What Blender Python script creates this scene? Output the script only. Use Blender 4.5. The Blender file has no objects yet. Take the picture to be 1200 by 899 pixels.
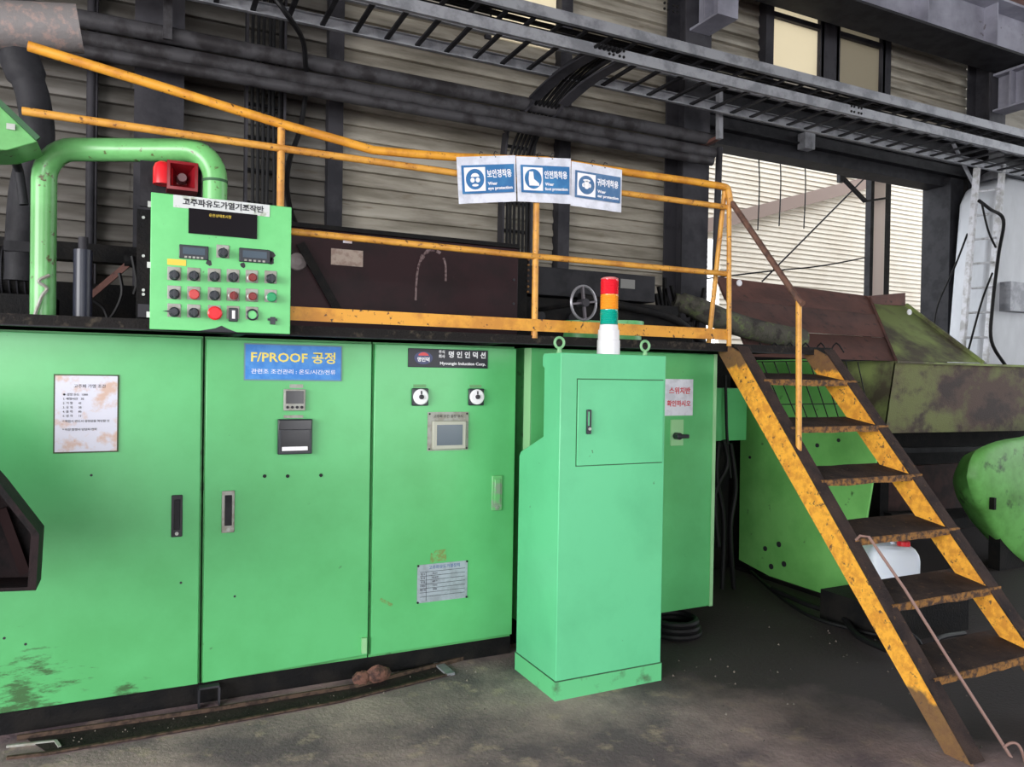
import bpy, bmesh, math, random
from mathutils import Vector as V, Matrix
random.seed(7)
C = bpy.context.scene.collection
# ------------------------------------------------------------------ camera, sky, lights, exposure
F_PX = 890.0
YAW, PITCH, ROLL = math.radians(26.0), math.radians(0.62), math.radians(0.92)
EYE = V((0, 0, 1.6))
fw = V((math.sin(YAW)*math.cos(PITCH), math.cos(YAW)*math.cos(PITCH), -math.sin(PITCH)))
r0 = V((math.cos(YAW), -math.sin(YAW), 0)); u0 = r0.cross(fw)
rt = r0*math.cos(ROLL) + u0*math.sin(ROLL); up = u0*math.cos(ROLL) - r0*math.sin(ROLL)
cd = bpy.data.cameras.new('camera'); cam = bpy.data.objects.new('camera', cd); C.objects.link(cam)
cam.matrix_world = Matrix(((rt.x, up.x, -fw.x, EYE.x), (rt.y, up.y, -fw.y, EYE.y), (rt.z, up.z, -fw.z, EYE.z), (0, 0, 0, 1)))
cd.sensor_fit = 'HORIZONTAL'; cd.sensor_width = 36; cd.lens = F_PX/1200*36; cd.clip_end = 300
sc = bpy.context.scene; sc.camera = cam
w = bpy.data.worlds.new('sky'); sc.world = w; w.use_nodes = True
bg = w.node_tree.nodes['Background']; bg.inputs[0].default_value = (0.93, 0.96, 1.0, 1); bg.inputs[1].default_value = 3.2
def area(name, loc, target, sx, sy, power, col):
    l = bpy.data.lights.new(name, 'AREA'); l.shape = 'RECTANGLE'; l.size = sx; l.size_y = sy; l.energy = power; l.color = col
    o = bpy.data.objects.new(name, l); C.objects.link(o); o.location = loc
    o.rotation_euler = (V(target)-V(loc)).to_track_quat('-Z', 'Y').to_euler()
area('side_doorway_daylight', (-6.85, -.9, 2.6), (2.2, 3.4, 1.0), 5.8, 3.4, 800, (1.0, 0.98, 0.97))
area('doorway_daylight', (-3.6, -8.7, 2.3), (1.8, 3.9, 1.0), 4.6, 3.6, 420, (1.0, 0.98, 0.97))
area('rear_doorway_daylight', (5.5, -8.7, 2.3), (4.0, 4.0, 1.2), 5.0, 3.6, 170, (1.0, 0.98, 0.96))
sc.view_settings.view_transform = 'Standard'; sc.view_settings.look = 'None'; sc.view_settings.gamma = 1
sc.view_settings.exposure = 0.0; sc.view_settings.use_curve_mapping = False

def ray(px, py): return fw + rt*((px-600)/F_PX) + up*((449.5-py)/F_PX)
def at(px, py, Y=None, X=None, Z=None):
    d = ray(px, py)
    if Y is not None: k = Y/d.y
    elif X is not None: k = X/d.x
    else: k = (Z-EYE.z)/d.z
    return EYE + d*k

# ------------------------------------------------------------------ materials
def srgb(r, g, b):
    f = lambda c: (c/255/12.92) if c <= 10.3 else ((c/255+0.055)/1.055)**2.4
    return (f(r), f(g), f(b), 1)
MC = {}
def mat(name, c, c2=None, scale=4, lo=0.45, hi=0.6, rough=0.5, metal=0.0, bump=0.0, bscale=60, stretch=(1, 1, 1), c3=None, s3=20, lo3=.6, hi3=.64, spec=0.5, detail=6, amt=1.0, trans=0, emit=None):
    if name in MC: return MC[name]
    m = bpy.data.materials.new(name); m.use_nodes = True; nt = m.node_tree; N = nt.nodes; L = nt.links
    b = N['Principled BSDF']; b.inputs['Roughness'].default_value = rough; b.inputs['Metallic'].default_value = metal
    b.inputs['Specular IOR Level'].default_value = spec
    b.inputs['Base Color'].default_value = c
    if trans: b.inputs['Transmission Weight'].default_value = trans
    if emit: b.inputs['Emission Color'].default_value = emit[0]; b.inputs['Emission Strength'].default_value = emit[1]
    g = N.new('ShaderNodeNewGeometry'); mp = N.new('ShaderNodeMapping'); mp.inputs['Scale'].default_value = stretch
    L.new(g.outputs['Position'], mp.inputs[0])
    def noise(s, det): 
        n = N.new('ShaderNodeTexNoise'); n.inputs['Scale'].default_value = s; n.inputs['Detail'].default_value = det; n.inputs['Roughness'].default_value = .62
        L.new(mp.outputs[0], n.inputs['Vector']); return n
    def ramp(n, a, z, k=1.0):
        r = N.new('ShaderNodeMapRange'); r.inputs['From Min'].default_value = a; r.inputs['From Max'].default_value = z; r.inputs['To Max'].default_value = k
        L.new(n.outputs['Fac'], r.inputs['Value']); return r
    def mix(f, A, B):
        x = N.new('ShaderNodeMix'); x.data_type = 'RGBA'; L.new(f.outputs[0], x.inputs['Factor'])
        if isinstance(A, tuple): x.inputs['A'].default_value = A
        else: L.new(A, x.inputs['A'])
        x.inputs['B'].default_value = B; return x.outputs['Result']
    col = c
    if c2: col = mix(ramp(noise(scale, detail), lo, hi, amt), col, c2)
    if c3: col = mix(ramp(noise(s3, 5), lo3, hi3), col, c3)
    if c2 or c3: L.new(col, b.inputs['Base Color'])
    if bump:
        n = noise(bscale, 4); bp = N.new('ShaderNodeBump'); bp.inputs['Strength'].default_value = bump; bp.inputs['Distance'].default_value = .01
        L.new(n.outputs['Fac'], bp.inputs['Height']); L.new(bp.outputs[0], b.inputs['Normal'])
    MC[name] = m; return m
GREEN = mat('green_paint', srgb(98, 193, 122), srgb(88, 178, 108), 1.6, .4, .65, rough=.32, c3=srgb(60, 90, 55), s3=9, lo3=.70, hi3=.76)
GREEND = mat('green_paint_dirty', srgb(92, 178, 106), srgb(70, 130, 76), 3, .45, .7, rough=.4, c3=srgb(40, 46, 36), s3=7, lo3=.62, hi3=.72)
MINT = mat('mint_paint', srgb(104, 204, 148), srgb(96, 192, 138), 2, .4, .65, rough=.33, c3=srgb(70, 110, 75), s3=14, lo3=.72, hi3=.76)
PANEL = mat('panel_green', srgb(112, 205, 128), srgb(104, 196, 120), 3, rough=.35, c3=srgb(70, 80, 55), s3=22, lo3=.71, hi3=.75)
PIPEG = mat('pipe_green', srgb(112, 184, 112), srgb(98, 164, 96), 4, rough=.3, c3=srgb(86, 80, 50), s3=22, lo3=.61, hi3=.66)
YEL = mat('yellow_paint', srgb(222, 158, 52), srgb(196, 132, 44), 9, .45, .6, rough=.5, c3=srgb(84, 56, 34), s3=38, lo3=.62, hi3=.66)
YELW = mat('yellow_worn', srgb(248, 178, 60), srgb(218, 146, 50), 24, .42, .6, rough=.65, bump=.6, bscale=90, c3=srgb(110, 76, 50), s3=30, lo3=.6, hi3=.66)
RAILY = mat('rail_yellow', srgb(214, 156, 66), srgb(180, 122, 52), 8, .45, .65, rough=.5, c3=srgb(110, 72, 44), s3=45, lo3=.6, hi3=.66)
RUST = mat('rust_brown', srgb(104, 68, 60), srgb(78, 52, 48), 3, .4, .65, rough=.75, bump=.3, c3=srgb(56, 42, 40), s3=12, lo3=.6, hi3=.7)
GRIME = mat('grimy_tread', srgb(66, 53, 49), srgb(42, 36, 37), 8, .4, .65, spec=.2, rough=.85, bump=.7, bscale=70, c3=srgb(100, 76, 56), s3=30, lo3=.62, hi3=.7)
LIP = mat('rusty_lip', srgb(150, 106, 52), srgb(66, 48, 40), 34, .42, .58, rough=.8, bump=.6)
HOP = mat('hopper_green_rust', srgb(112, 118, 70), srgb(84, 66, 58), 1.3, .42, .56, rough=.7, bump=.35, c3=srgb(58, 46, 44), s3=2.6, lo3=.5, hi3=.62, stretch=(1, 1, 1.3))
HOPB = mat('hopper_wing', srgb(134, 150, 88), srgb(80, 74, 58), 1.6, .42, .58, rough=.7, bump=.3)
MAROON = mat('maroon_casing', srgb(46, 26, 30), srgb(35, 22, 25), 3, spec=.2, rough=.5, c3=srgb(84, 70, 68), s3=18, lo3=.7, hi3=.78)
DARK = mat('dark_steel', srgb(42, 42, 46), srgb(30, 30, 34), 6, spec=.2, rough=.6, bump=.15)
BLACK = mat('black_grime', srgb(15, 15, 17), srgb(26, 24, 23), 7, spec=.2, rough=.7, bump=.4)
PLAT = mat('platform_edge', srgb(30, 28, 28), srgb(66, 60, 52), 22, .55, .68, spec=.2, rough=.8, bump=.5)
CABLE = mat('cable_black', srgb(24, 24, 26), spec=.2, rough=.5)
STEEL = mat('column_steel', srgb(62, 61, 66), srgb(42, 42, 47), 2, spec=.2, rough=.6)
GIRD = mat('girder_grey', srgb(158, 158, 172), srgb(120, 120, 132), 1.6, .4, .65, rough=.6, c3=srgb(80, 70, 66), s3=6, lo3=.66, hi3=.74)
TRAY = mat('galvanised', srgb(150, 152, 158), srgb(120, 122, 128), 6, rough=.5, metal=.25)
PIPE = mat('dark_pipe', srgb(68, 67, 70), srgb(44, 42, 44), 5, spec=.2, rough=.5)
SID = mat('siding', srgb(172, 166, 154), srgb(130, 124, 112), 3.0, .38, .66, rough=.6, stretch=(.5, 1, 3), c3=srgb(110, 96, 78), s3=4, lo3=.62, hi3=.75)
OUTS = mat('outer_siding', srgb(228, 221, 208), srgb(214, 205, 190), 1.2, .4, .7, rough=.8)
OUTB = mat('outer_band', srgb(150, 132, 124), rough=.8)
PINK = mat('outer_column', srgb(226, 212, 208), rough=.7)
FLOOR = mat('floor_concrete', srgb(174, 150, 150), srgb(108, 92, 100), 1.7, .38, .6, rough=.8, bump=.6, bscale=45, c3=srgb(184, 160, 146), s3=7, lo3=.56, hi3=.74, detail=12)
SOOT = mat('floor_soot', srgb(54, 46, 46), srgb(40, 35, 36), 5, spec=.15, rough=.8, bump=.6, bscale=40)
WHITE = mat('white_plastic', srgb(225, 225, 230), rough=.35)
PAPER = mat('aged_paper', srgb(214, 216, 230), srgb(206, 178, 164), 9, .5, .62, rough=.8)
SHEET = mat('white_sheet', srgb(222, 226, 238), srgb(200, 204, 216), 12, rough=.6)
BLUE = mat('sign_blue', srgb(44, 108, 164), srgb(56, 124, 178), 10, rough=.45)
BLUE2 = mat('sign_bright_blue', srgb(44, 124, 206), srgb(64, 140, 214), 20, rough=.4)
BLUE3 = mat('sign_faded_blue', srgb(66, 106, 150), srgb(84, 120, 160), 14, rough=.5)
INK = mat('black_ink', srgb(40, 40, 48), rough=.7)
INKB = mat('blue_ink', srgb(60, 90, 150), rough=.7)
INKR = mat('red_ink', srgb(206, 70, 80), rough=.7)
INKW = mat('white_ink', srgb(240, 240, 245), rough=.7)
INKY = mat('yellow_ink', srgb(240, 222, 110), rough=.6)
RED = mat('red_plastic', srgb(214, 34, 44), rough=.3)
REDL = mat('red_lens', srgb(228, 30, 48), rough=.15, spec=.8)
AMBL = mat('amber_lens', srgb(240, 150, 40), rough=.15, spec=.8)
TEAL = mat('green_lens', srgb(0, 160, 140), rough=.15, spec=.8)
GBTN = mat('green_button', srgb(20, 150, 92), rough=.3)
DRED = mat('dark_red_button', srgb(120, 36, 36), rough=.3)
KNOB = mat('black_knob', srgb(42, 46, 54), rough=.35)
CHR = mat('chrome', srgb(185, 190, 185), rough=.3, metal=.6)
GREY = mat('instrument_grey', srgb(160, 162, 156), srgb(140, 138, 128), 20, rough=.5)
PLATE = mat('name_plate', srgb(168, 178, 190), srgb(150, 158, 168), 20, rough=.4, metal=.2)
SCREEN = mat('screen_grey', srgb(78, 92, 104), rough=.15)
GLASSB = mat('black_glass', srgb(22, 20, 26), rough=.12)
TANK = mat('tank_white', srgb(196, 200, 206), srgb(180, 184, 190), 1.5, rough=.5, stretch=(1, 1, .4))
LADW = mat('lattice_white', srgb(200, 202, 208), srgb(160, 160, 160), 9, rough=.5)
BUNDLE = mat('rust_cloth', srgb(118, 82, 70), srgb(70, 50, 46), 30, rough=.9, bump=.8)
ROOFM = mat('roof_dark', srgb(70, 62, 58), srgb(58, 50, 46), 2, rough=.8)
YSTK = mat('yellow_sticker', srgb(226, 196, 74), rough=.6)
def jerry_mat():
    m = mat('translucent_plastic', srgb(222, 230, 242), rough=.35); b = m.node_tree.nodes['Principled BSDF']
    b.inputs['Subsurface Weight'].default_value = .4; b.inputs['Subsurface Radius'].default_value = (.05, .05, .06); return m
JERRY = jerry_mat()
def pane_mat(name, col):
    m = bpy.data.materials.new(name); m.use_nodes = True; nt = m.node_tree; nt.nodes.clear()
    o = nt.nodes.new('ShaderNodeOutputMaterial'); t = nt.nodes.new('ShaderNodeBsdfTranslucent'); t.inputs[0].default_value = col
    d = nt.nodes.new('ShaderNodeBsdfDiffuse'); d.inputs[0].default_value = col; mx = nt.nodes.new('ShaderNodeMixShader'); mx.inputs[0].default_value = .25
    nt.links.new(t.outputs[0], mx.inputs[1]); nt.links.new(d.outputs[0], mx.inputs[2]); nt.links.new(mx.outputs[0], o.inputs[0]); return m
PANE = pane_mat('skylight_sheet', (.76, .70, .57, 1)); PANE2 = pane_mat('skylight_sheet_dark', (.38, .35, .29, 1))  # second sheet has a darker colour

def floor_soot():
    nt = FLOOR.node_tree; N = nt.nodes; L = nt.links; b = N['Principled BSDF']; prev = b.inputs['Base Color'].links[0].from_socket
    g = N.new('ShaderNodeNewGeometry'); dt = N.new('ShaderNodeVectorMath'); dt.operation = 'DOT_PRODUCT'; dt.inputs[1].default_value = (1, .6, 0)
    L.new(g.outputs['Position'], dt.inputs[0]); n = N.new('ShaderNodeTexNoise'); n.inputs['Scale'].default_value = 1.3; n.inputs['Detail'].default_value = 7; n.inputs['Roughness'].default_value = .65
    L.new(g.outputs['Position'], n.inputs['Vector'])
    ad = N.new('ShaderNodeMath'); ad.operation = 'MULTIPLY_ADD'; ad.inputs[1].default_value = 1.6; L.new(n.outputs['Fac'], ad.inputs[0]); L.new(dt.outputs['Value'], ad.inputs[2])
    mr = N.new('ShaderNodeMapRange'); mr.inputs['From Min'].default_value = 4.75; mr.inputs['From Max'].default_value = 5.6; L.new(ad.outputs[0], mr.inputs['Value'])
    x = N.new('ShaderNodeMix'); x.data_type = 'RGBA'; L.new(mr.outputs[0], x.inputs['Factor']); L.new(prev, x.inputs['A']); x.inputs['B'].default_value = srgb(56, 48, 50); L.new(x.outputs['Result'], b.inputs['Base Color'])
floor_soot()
def door_scuff(M_, c, rad):
    nt = M_.node_tree; N = nt.nodes; L = nt.links; b = N['Principled BSDF']; prev = b.inputs['Base Color'].links[0].from_socket
    g = N.new('ShaderNodeNewGeometry'); ds = N.new('ShaderNodeVectorMath'); ds.operation = 'DISTANCE'; ds.inputs[1].default_value = c; L.new(g.outputs['Position'], ds.inputs[0])
    mp = N.new('ShaderNodeMapping'); mp.inputs['Scale'].default_value = (4, 4, 14); mp.inputs['Rotation'].default_value = (0, .5, 0); L.new(g.outputs['Position'], mp.inputs[0])
    n = N.new('ShaderNodeTexNoise'); n.inputs['Scale'].default_value = 2.2; n.inputs['Detail'].default_value = 8; n.inputs['Roughness'].default_value = .7; L.new(mp.outputs[0], n.inputs['Vector'])
    ad = N.new('ShaderNodeMath'); ad.operation = 'MULTIPLY_ADD'; ad.inputs[1].default_value = -.45/rad; L.new(ds.outputs['Value'], ad.inputs[0]); L.new(n.outputs['Fac'], ad.inputs[2])
    mr = N.new('ShaderNodeMapRange'); mr.inputs['From Min'].default_value = .38; mr.inputs['From Max'].default_value = .5; mr.inputs['To Max'].default_value = .8; L.new(ad.outputs[0], mr.inputs['Value'])
    x = N.new('ShaderNodeMix'); x.data_type = 'RGBA'; L.new(mr.outputs[0], x.inputs['Factor']); L.new(prev, x.inputs['A']); x.inputs['B'].default_value = srgb(58, 70, 44); L.new(x.outputs['Result'], b.inputs['Base Color'])
door_scuff(GREEN, (-.45, 3.88, .16), .55); door_scuff(GREEN, (-.05, 3.88, .1), .22)

def stringer_wear():
    nt = YELW.node_tree; N = nt.nodes; L = nt.links; b = N['Principled BSDF']; prev = b.inputs['Base Color'].links[0].from_socket
    g = N.new('ShaderNodeNewGeometry'); sx = N.new('ShaderNodeSeparateXYZ'); L.new(g.outputs['Position'], sx.inputs[0])
    n = N.new('ShaderNodeTexNoise'); n.inputs['Scale'].default_value = 9; n.inputs['Detail'].default_value = 6; L.new(g.outputs['Position'], n.inputs['Vector'])
    def edge(a, k):
        m = N.new('ShaderNodeMath'); m.operation = 'MULTIPLY_ADD'; m.inputs[1].default_value = k; m.inputs[2].default_value = a; L.new(sx.outputs['Z'], m.inputs[0])
        q = N.new('ShaderNodeMath'); q.operation = 'ADD'; L.new(m.outputs[0], q.inputs[0]); L.new(n.outputs['Fac'], q.inputs[1])
        mr = N.new('ShaderNodeMapRange'); mr.inputs['From Min'].default_value = .5; mr.inputs['From Max'].default_value = .62; mr.inputs['To Max'].default_value = .85; L.new(q.outputs[0], mr.inputs['Value']); return mr
    hi, lo = edge(-8.3, 5.0), edge(.75, -3.2)
    mx = N.new('ShaderNodeMath'); mx.operation = 'MAXIMUM'; L.new(hi.outputs[0], mx.inputs[0]); L.new(lo.outputs[0], mx.inputs[1])
    x = N.new('ShaderNodeMix'); x.data_type = 'RGBA'; L.new(mx.outputs[0], x.inputs['Factor']); L.new(prev, x.inputs['A']); x.inputs['B'].default_value = srgb(84, 66, 58); L.new(x.outputs['Result'], b.inputs['Base Color'])
stringer_wear()

# ------------------------------------------------------------------ mesh helpers
class MB:
    def __init__(s): s.v = []; s.f = []; s.sm = []; s.mi = []; s.cur = 0
    def add(s, vs, fs, sm=False):
        b = len(s.v); s.v += [V(p) for p in vs]
        for f in fs: s.f.append([b+i for i in f]); s.sm.append(sm); s.mi.append(s.cur)
        return s
    def hexa(s, p):      # 8 points: bottom loop 0-3, top loop 4-7
        return s.add(p, [(0, 3, 2, 1), (4, 5, 6, 7), (0, 1, 5, 4), (1, 2, 6, 5), (2, 3, 7, 6), (3, 0, 4, 7)])
    def box(s, x0, x1, y0, y1, z0, z1):
        return s.hexa([(x0, y0, z0), (x1, y0, z0), (x1, y1, z0), (x0, y1, z0), (x0, y0, z1), (x1, y0, z1), (x1, y1, z1), (x0, y1, z1)])
    def bar(s, a, b, wx, wz, ref=(0, 0, 1)):   # rectangular bar from a to b
        a, b = V(a), V(b); d = (b-a).normalized(); r = V(ref)
        if abs(d.dot(r)) > .95: r = V((1, 0, 0))
        u = d.cross(r).normalized(); n = u.cross(d)
        c = [(-wx/2, -wz/2), (wx/2, -wz/2), (wx/2, wz/2), (-wx/2, wz/2)]
        return s.hexa([a+u*i+n*j for i, j in c] + [b+u*i+n*j for i, j in c])
    def cyl(s, a, b, ra, rb=None, n=16, cap=True):
        a, b = V(a), V(b); rb = ra if rb is None else rb; d = (b-a).normalized()
        r = V((0, 0, 1)) if abs(d.z) < .9 else V((1, 0, 0)); u = d.cross(r).normalized(); q = u.cross(d)
        vs = []
        for k in range(n):
            t = 2*math.pi*k/n; e = u*math.cos(t)+q*math.sin(t); vs += [a+e*ra, b+e*rb]
        s.add(vs, [(2*k, 2*((k+1) % n), 2*((k+1) % n)+1, 2*k+1) for k in range(n)], True)
        if cap: s.add([vs[2*k] for k in range(n)], [tuple(range(n))[::-1]]); s.add([vs[2*k+1] for k in range(n)], [tuple(range(n))])
        return s
    def lathe(s, o, axis, prof, n=24):  # prof: (dist along axis, radius)
        o = V(o); d = V(axis).normalized(); r = V((0, 0, 1)) if abs(d.z) < .9 else V((1, 0, 0)); u = d.cross(r).normalized(); q = u.cross(d)
        vs = []; fs = []
        for h, rr in prof:
            for k in range(n):
                t = 2*math.pi*k/n; vs.append(o+d*h+(u*math.cos(t)+q*math.sin(t))*rr)
        for i in range(len(prof)-1):
            for k in range(n):
                k2 = (k+1) % n; fs.append((i*n+k, i*n+k2, (i+1)*n+k2, (i+1)*n+k))
        s.add(vs, fs, True); m = len(prof)-1
        s.add([vs[k] for k in range(n)], [tuple(range(n))[::-1]]); s.add([vs[m*n+k] for k in range(n)], [tuple(range(n))]); return s
    def tube(s, pts, r, n=10, cap=True):
        pts = [V(p) for p in pts]; m = len(pts); vs = []; pu = None
        for i, p in enumerate(pts):
            d = (pts[min(i+1, m-1)]-pts[max(i-1, 0)]).normalized()
            if pu is None:
                q = V((0, 0, 1)) if abs(d.z) < .9 else V((1, 0, 0)); pu = d.cross(q).normalized()
            pu = (pu - d*pu.dot(d)).normalized(); q = pu.cross(d); rr = r[i] if isinstance(r, list) else r
            for k in range(n):
                t = 2*math.pi*k/n; vs.append(p+(pu*math.cos(t)+q*math.sin(t))*rr)
        fs = [(i*n+k, i*n+(k+1) % n, (i+1)*n+(k+1) % n, (i+1)*n+k) for i in range(m-1) for k in range(n)]
        s.add(vs, fs, True)
        if cap: s.add(vs[:n], [tuple(range(n))[::-1]]); s.add(vs[-n:], [tuple(range(n))])
        return s
    def prism(s, poly, ext):            # polygon extruded along ext
        ext = V(ext); n = len(poly); a = [V(p) for p in poly]; b = [p+ext for p in a]
        nn = (a[1]-a[0]).cross(a[2]-a[1])
        if n > 3:
            nn = V((0, 0, 0))
            for i in range(n): nn += a[i].cross(a[(i+1) % n])
        fl = nn.dot(ext) < 0
        fs = [tuple(range(n)), tuple(range(n, 2*n))[::-1]] + [(i, n+i, n+(i+1) % n, (i+1) % n) for i in range(n)]
        if not fl: fs = [f[::-1] for f in fs]
        return s.add(a+b, fs)
    def build(s, name, m, parent=None, bevel=0, seg=2):
        lo = V([min(p[i] for p in s.v) for i in range(3)]); hi = V([max(p[i] for p in s.v) for i in range(3)]); c = (lo+hi)/2
        me = bpy.data.meshes.new(name); me.from_pydata([p-c for p in s.v], [], s.f)
        me.polygons.foreach_set('use_smooth', s.sm); me.polygons.foreach_set('material_index', s.mi)
        for x in (m if isinstance(m, (list, tuple)) else [m]): me.materials.append(x)
        me.update(); me.set_sharp_from_angle(angle=.7); o = bpy.data.objects.new(name, me); C.objects.link(o)
        if parent is not None: o.parent = parent; o.location = c - wl(parent)
        else: o.location = c
        WL[o.name] = c
        if bevel:
            md = o.modifiers.new('bevel', 'BEVEL'); md.width = bevel; md.segments = seg; md.limit_method = 'ANGLE'
        return o
WL = {}
def wl(o): return WL[o.name]
def tag(o, label, cat, group=None):
    o['label'] = label; o['category'] = cat
    if group: o['group'] = group
    return o
def thing(name, loc, label, cat, group=None):
    o = bpy.data.objects.new(name, None); C.objects.link(o); o.location = loc; o.empty_display_size = .1; WL[o.name] = V(loc)
    return tag(o, label, cat, group)
def struct(name, mb, m, parent=None, **k):
    o = mb.build(name, m, parent, **k)
    if parent is None: o['kind'] = 'structure'
    return o
def box(name, m, parent, x0, x1, y0, y1, z0, z1, bevel=0): return MB().box(x0, x1, y0, y1, z0, z1).build(name, m, parent, bevel)
def arc(c, a, b, r, t0, t1, n=8):
    c, a, b = V(c), V(a), V(b); return [c + a*r*math.cos(t0+(t1-t0)*i/n) + b*r*math.sin(t0+(t1-t0)*i/n) for i in range(n+1)]
def spline(pts, k=6):
    pts = [V(p) for p in pts]; P = [pts[0]]+pts+[pts[-1]]; out = []
    for i in range(1, len(P)-2):
        for j in range(k):
            t = j/k; a, b, c, d = P[i-1], P[i], P[i+1], P[i+2]
            out.append(.5*((2*b)+(c-a)*t+(2*a-5*b+4*c-d)*t*t+(3*b-a-3*c+d)*t**3))
    out.append(pts[-1]); return out
DG = None
def text(s, name, m, parent, pos, size, xdir=(1, 0, 0), updir=(0, 0, 1), width=None, bold=0.0, align='CENTER', label=None):
    cu = bpy.data.curves.new(name, 'FONT'); cu.body = s; cu.size = size; cu.align_x = align; cu.align_y = 'CENTER'; cu.extrude = .0006; cu.offset = bold; cu.resolution_u = 2
    t = bpy.data.objects.new('tmp', cu); C.objects.link(t); bpy.context.view_layer.update()
    me = bpy.data.meshes.new_from_object(t.evaluated_get(bpy.context.evaluated_depsgraph_get())); bpy.data.objects.remove(t)
    x = V(xdir).normalized(); u = V(updir).normalized(); n = x.cross(u)
    k = 1.0
    if width:
        w_ = max(v.co.x for v in me.vertices)-min(v.co.x for v in me.vertices); k = width/w_
    pos = V(pos)
    off = wl(parent) if parent is not None else V((0, 0, 0))
    for v in me.vertices: v.co = x*v.co.x*k + u*v.co.y + n*v.co.z
    me.materials.clear(); me.materials.append(m)
    o = bpy.data.objects.new(name, me); C.objects.link(o); o.location = pos-off; o.parent = parent; WL[o.name] = pos
    if label: o['label'] = label
    return o

# ================================================================== SETTING
COLX = [0.1, 5.2, 10.25]; YW = 6.8
m_ = MB(); m_.box(-7, 26, -9, 16.0, -.2, 0); struct('floor', m_, FLOOR)
# soot-blackened strip of floor by the machine
def blob(pts, z0=.0, z1=.004):
    p = spline(pts+[pts[0]], 8)[:-1]; return MB().prism([(q.x, q.y, z0) for q in p], (0, 0, z1))
if 0: soot = blob([V((2.75, 3.25, 0)), V((3.4, 3.0, 0)), V((3.3, 2.2, 0)), V((3.9, 1.7, 0)), V((5.6, 1.5, 0)), V((12, 1.9, 0)), V((12.5, 4.9, 0)), V((8, 5.6, 0)), V((4.2, 5.4, 0)), V((2.6, 5.2, 0)), V((2.2, 4.2, 0))])
# back wall
wb = MB(); wb.box(-7, 5.6, YW+.08, YW+.14, 0, 1.8); wb.box(10.45, 20, YW+.08, YW+.14, 0, 7.6); wallb = struct('wall_back', wb, SID)
SIDS = mat('siding_shaded_grimy', srgb(112, 109, 104), srgb(84, 80, 74), 3.0, .38, .66, rough=.6, stretch=(.5, 1, 3), c3=srgb(84, 72, 58), s3=4, lo3=.62, hi3=.75)  # darker siding for the left bays: grime plus their shade put into the colour
def siding(x0, x1, z0, z1, pitch=.135):
    n = int(round((z1-z0)/pitch)); pitch = (z1-z0)/n
    for i in range(n):
        z = z0+i*pitch; j = random.uniform(-.006, .006)
        m = MB().prism([(x0, YW+.05, z), (x0, YW-.03+j, z), (x0, YW-.038+j, z+.02), (x0, YW-.03+j, z+.055), (x0, YW+.03, z+pitch+.012), (x0, YW+.05, z+pitch+.012)], (x1-x0, 0, 0))
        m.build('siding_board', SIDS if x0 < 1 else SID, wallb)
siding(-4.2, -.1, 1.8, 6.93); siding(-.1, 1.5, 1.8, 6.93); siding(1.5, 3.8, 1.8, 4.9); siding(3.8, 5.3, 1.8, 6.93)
siding(1.5, 3.0, 4.9, 6.93)
siding(5.3, 6.55, 4.75, 6.93); siding(8.7, 10.3, 4.75, 6.93); siding(6.55, 8.7, 4.75, 5.2)
up_ = MB()
for x0, x1 in ((-4.2, 5.3), (5.3, 10.3)): up_.box(x0, x1, YW+.02, YW+.06, 6.93, 9)
for x0, x1, z0, z1 in ((3.0, 3.8, 6.2, 6.93), (6.55, 8.7, 6.05, 6.93)): up_.box(x0, x1, YW, YW+.05, z0, z1)
struct('wall_top', up_, SID)
# translucent daylight sheets
def daysheet(n, x0, x1, z0, z1, pm):
    o = MB().box(x0, x1, YW+.02, YW+.025, z0, z1).build(f'window_{n}', pm); o['kind'] = 'structure'
    fr = MB()
    fr.box(x0-.04, x0+.02, YW-.03, YW+.04, z0-.04, z1+.04); fr.box(x1-.02, x1+.04, YW-.03, YW+.04, z0-.04, z1+.04); fr.box(x0+.02, x1-.02, YW-.03, YW+.04, z1-.16, z1-.1)
    fr.build('window_frame', STEEL, o)
daysheet(1, 3.0, 3.8, 4.9, 6.2, PANE); daysheet(2, 6.55, 7.45, 5.2, 6.05, PANE); daysheet(3, 7.75, 8.55, 5.2, 6.05, PANE2)
m = MB().box(7.45, 7.75, YW-.03, YW+.05, 5.2, 6.05); m.box(8.55, 8.7, YW-.03, YW+.05, 5.2, 6.05); struct('trim_2', m, STEEL)
# wall columns (H-sections), posts
def column(i, x, z1=8.5):
    m = MB(); m.box(x-.17, x+.17, 6.34, 6.36, 0, z1); m.box(x-.17, x+.17, 6.64, 6.66, 0, z1); m.box(x-.01, x+.01, 6.36, 6.64, 0, z1)
    struct(f'trim_{i}', m, STEEL)
for i, x in enumerate(COLX): column(3+i, x)
k = 6
for x, w_ in ((-.35, .05), (1.5, .13), (3.8, .13), (6.5, .12)):
    m = MB().box(x-w_/2, x+w_/2, YW-.14, YW-.02, 0 if x < 6 else 4.8, 7.2); struct(f'trim_{k}', m, STEEL); k += 1
# header of the opening : rolled steel with stepped flanges
m = MB(); m.box(5.3, 13, 6.62, 6.9, 4.52, 4.78); m.box(5.3, 13, 6.56, 6.8, 4.36, 4.5); m.box(5.3, 13, 6.6, 6.86, 4.2, 4.34)
m.box(5.3, 13, 6.5, 6.9, 4.78, 4.8); m.box(5.3, 13, 6.53, 6.6, 4.49, 4.52); m.box(5.3, 13, 6.5, 6.6, 4.34, 4.36)
struct(f'trim_{k}', m, DARK); k += 1
jb = at(943, 168, Y=6.5); m = MB().box(jb.x-.08, jb.x+.08, 6.42, 6.53, jb.z-.08, jb.z+.1); tag(m.build('junction_box', TRAY), 'small grey junction box on the dark beam over the opening', 'box')
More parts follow.
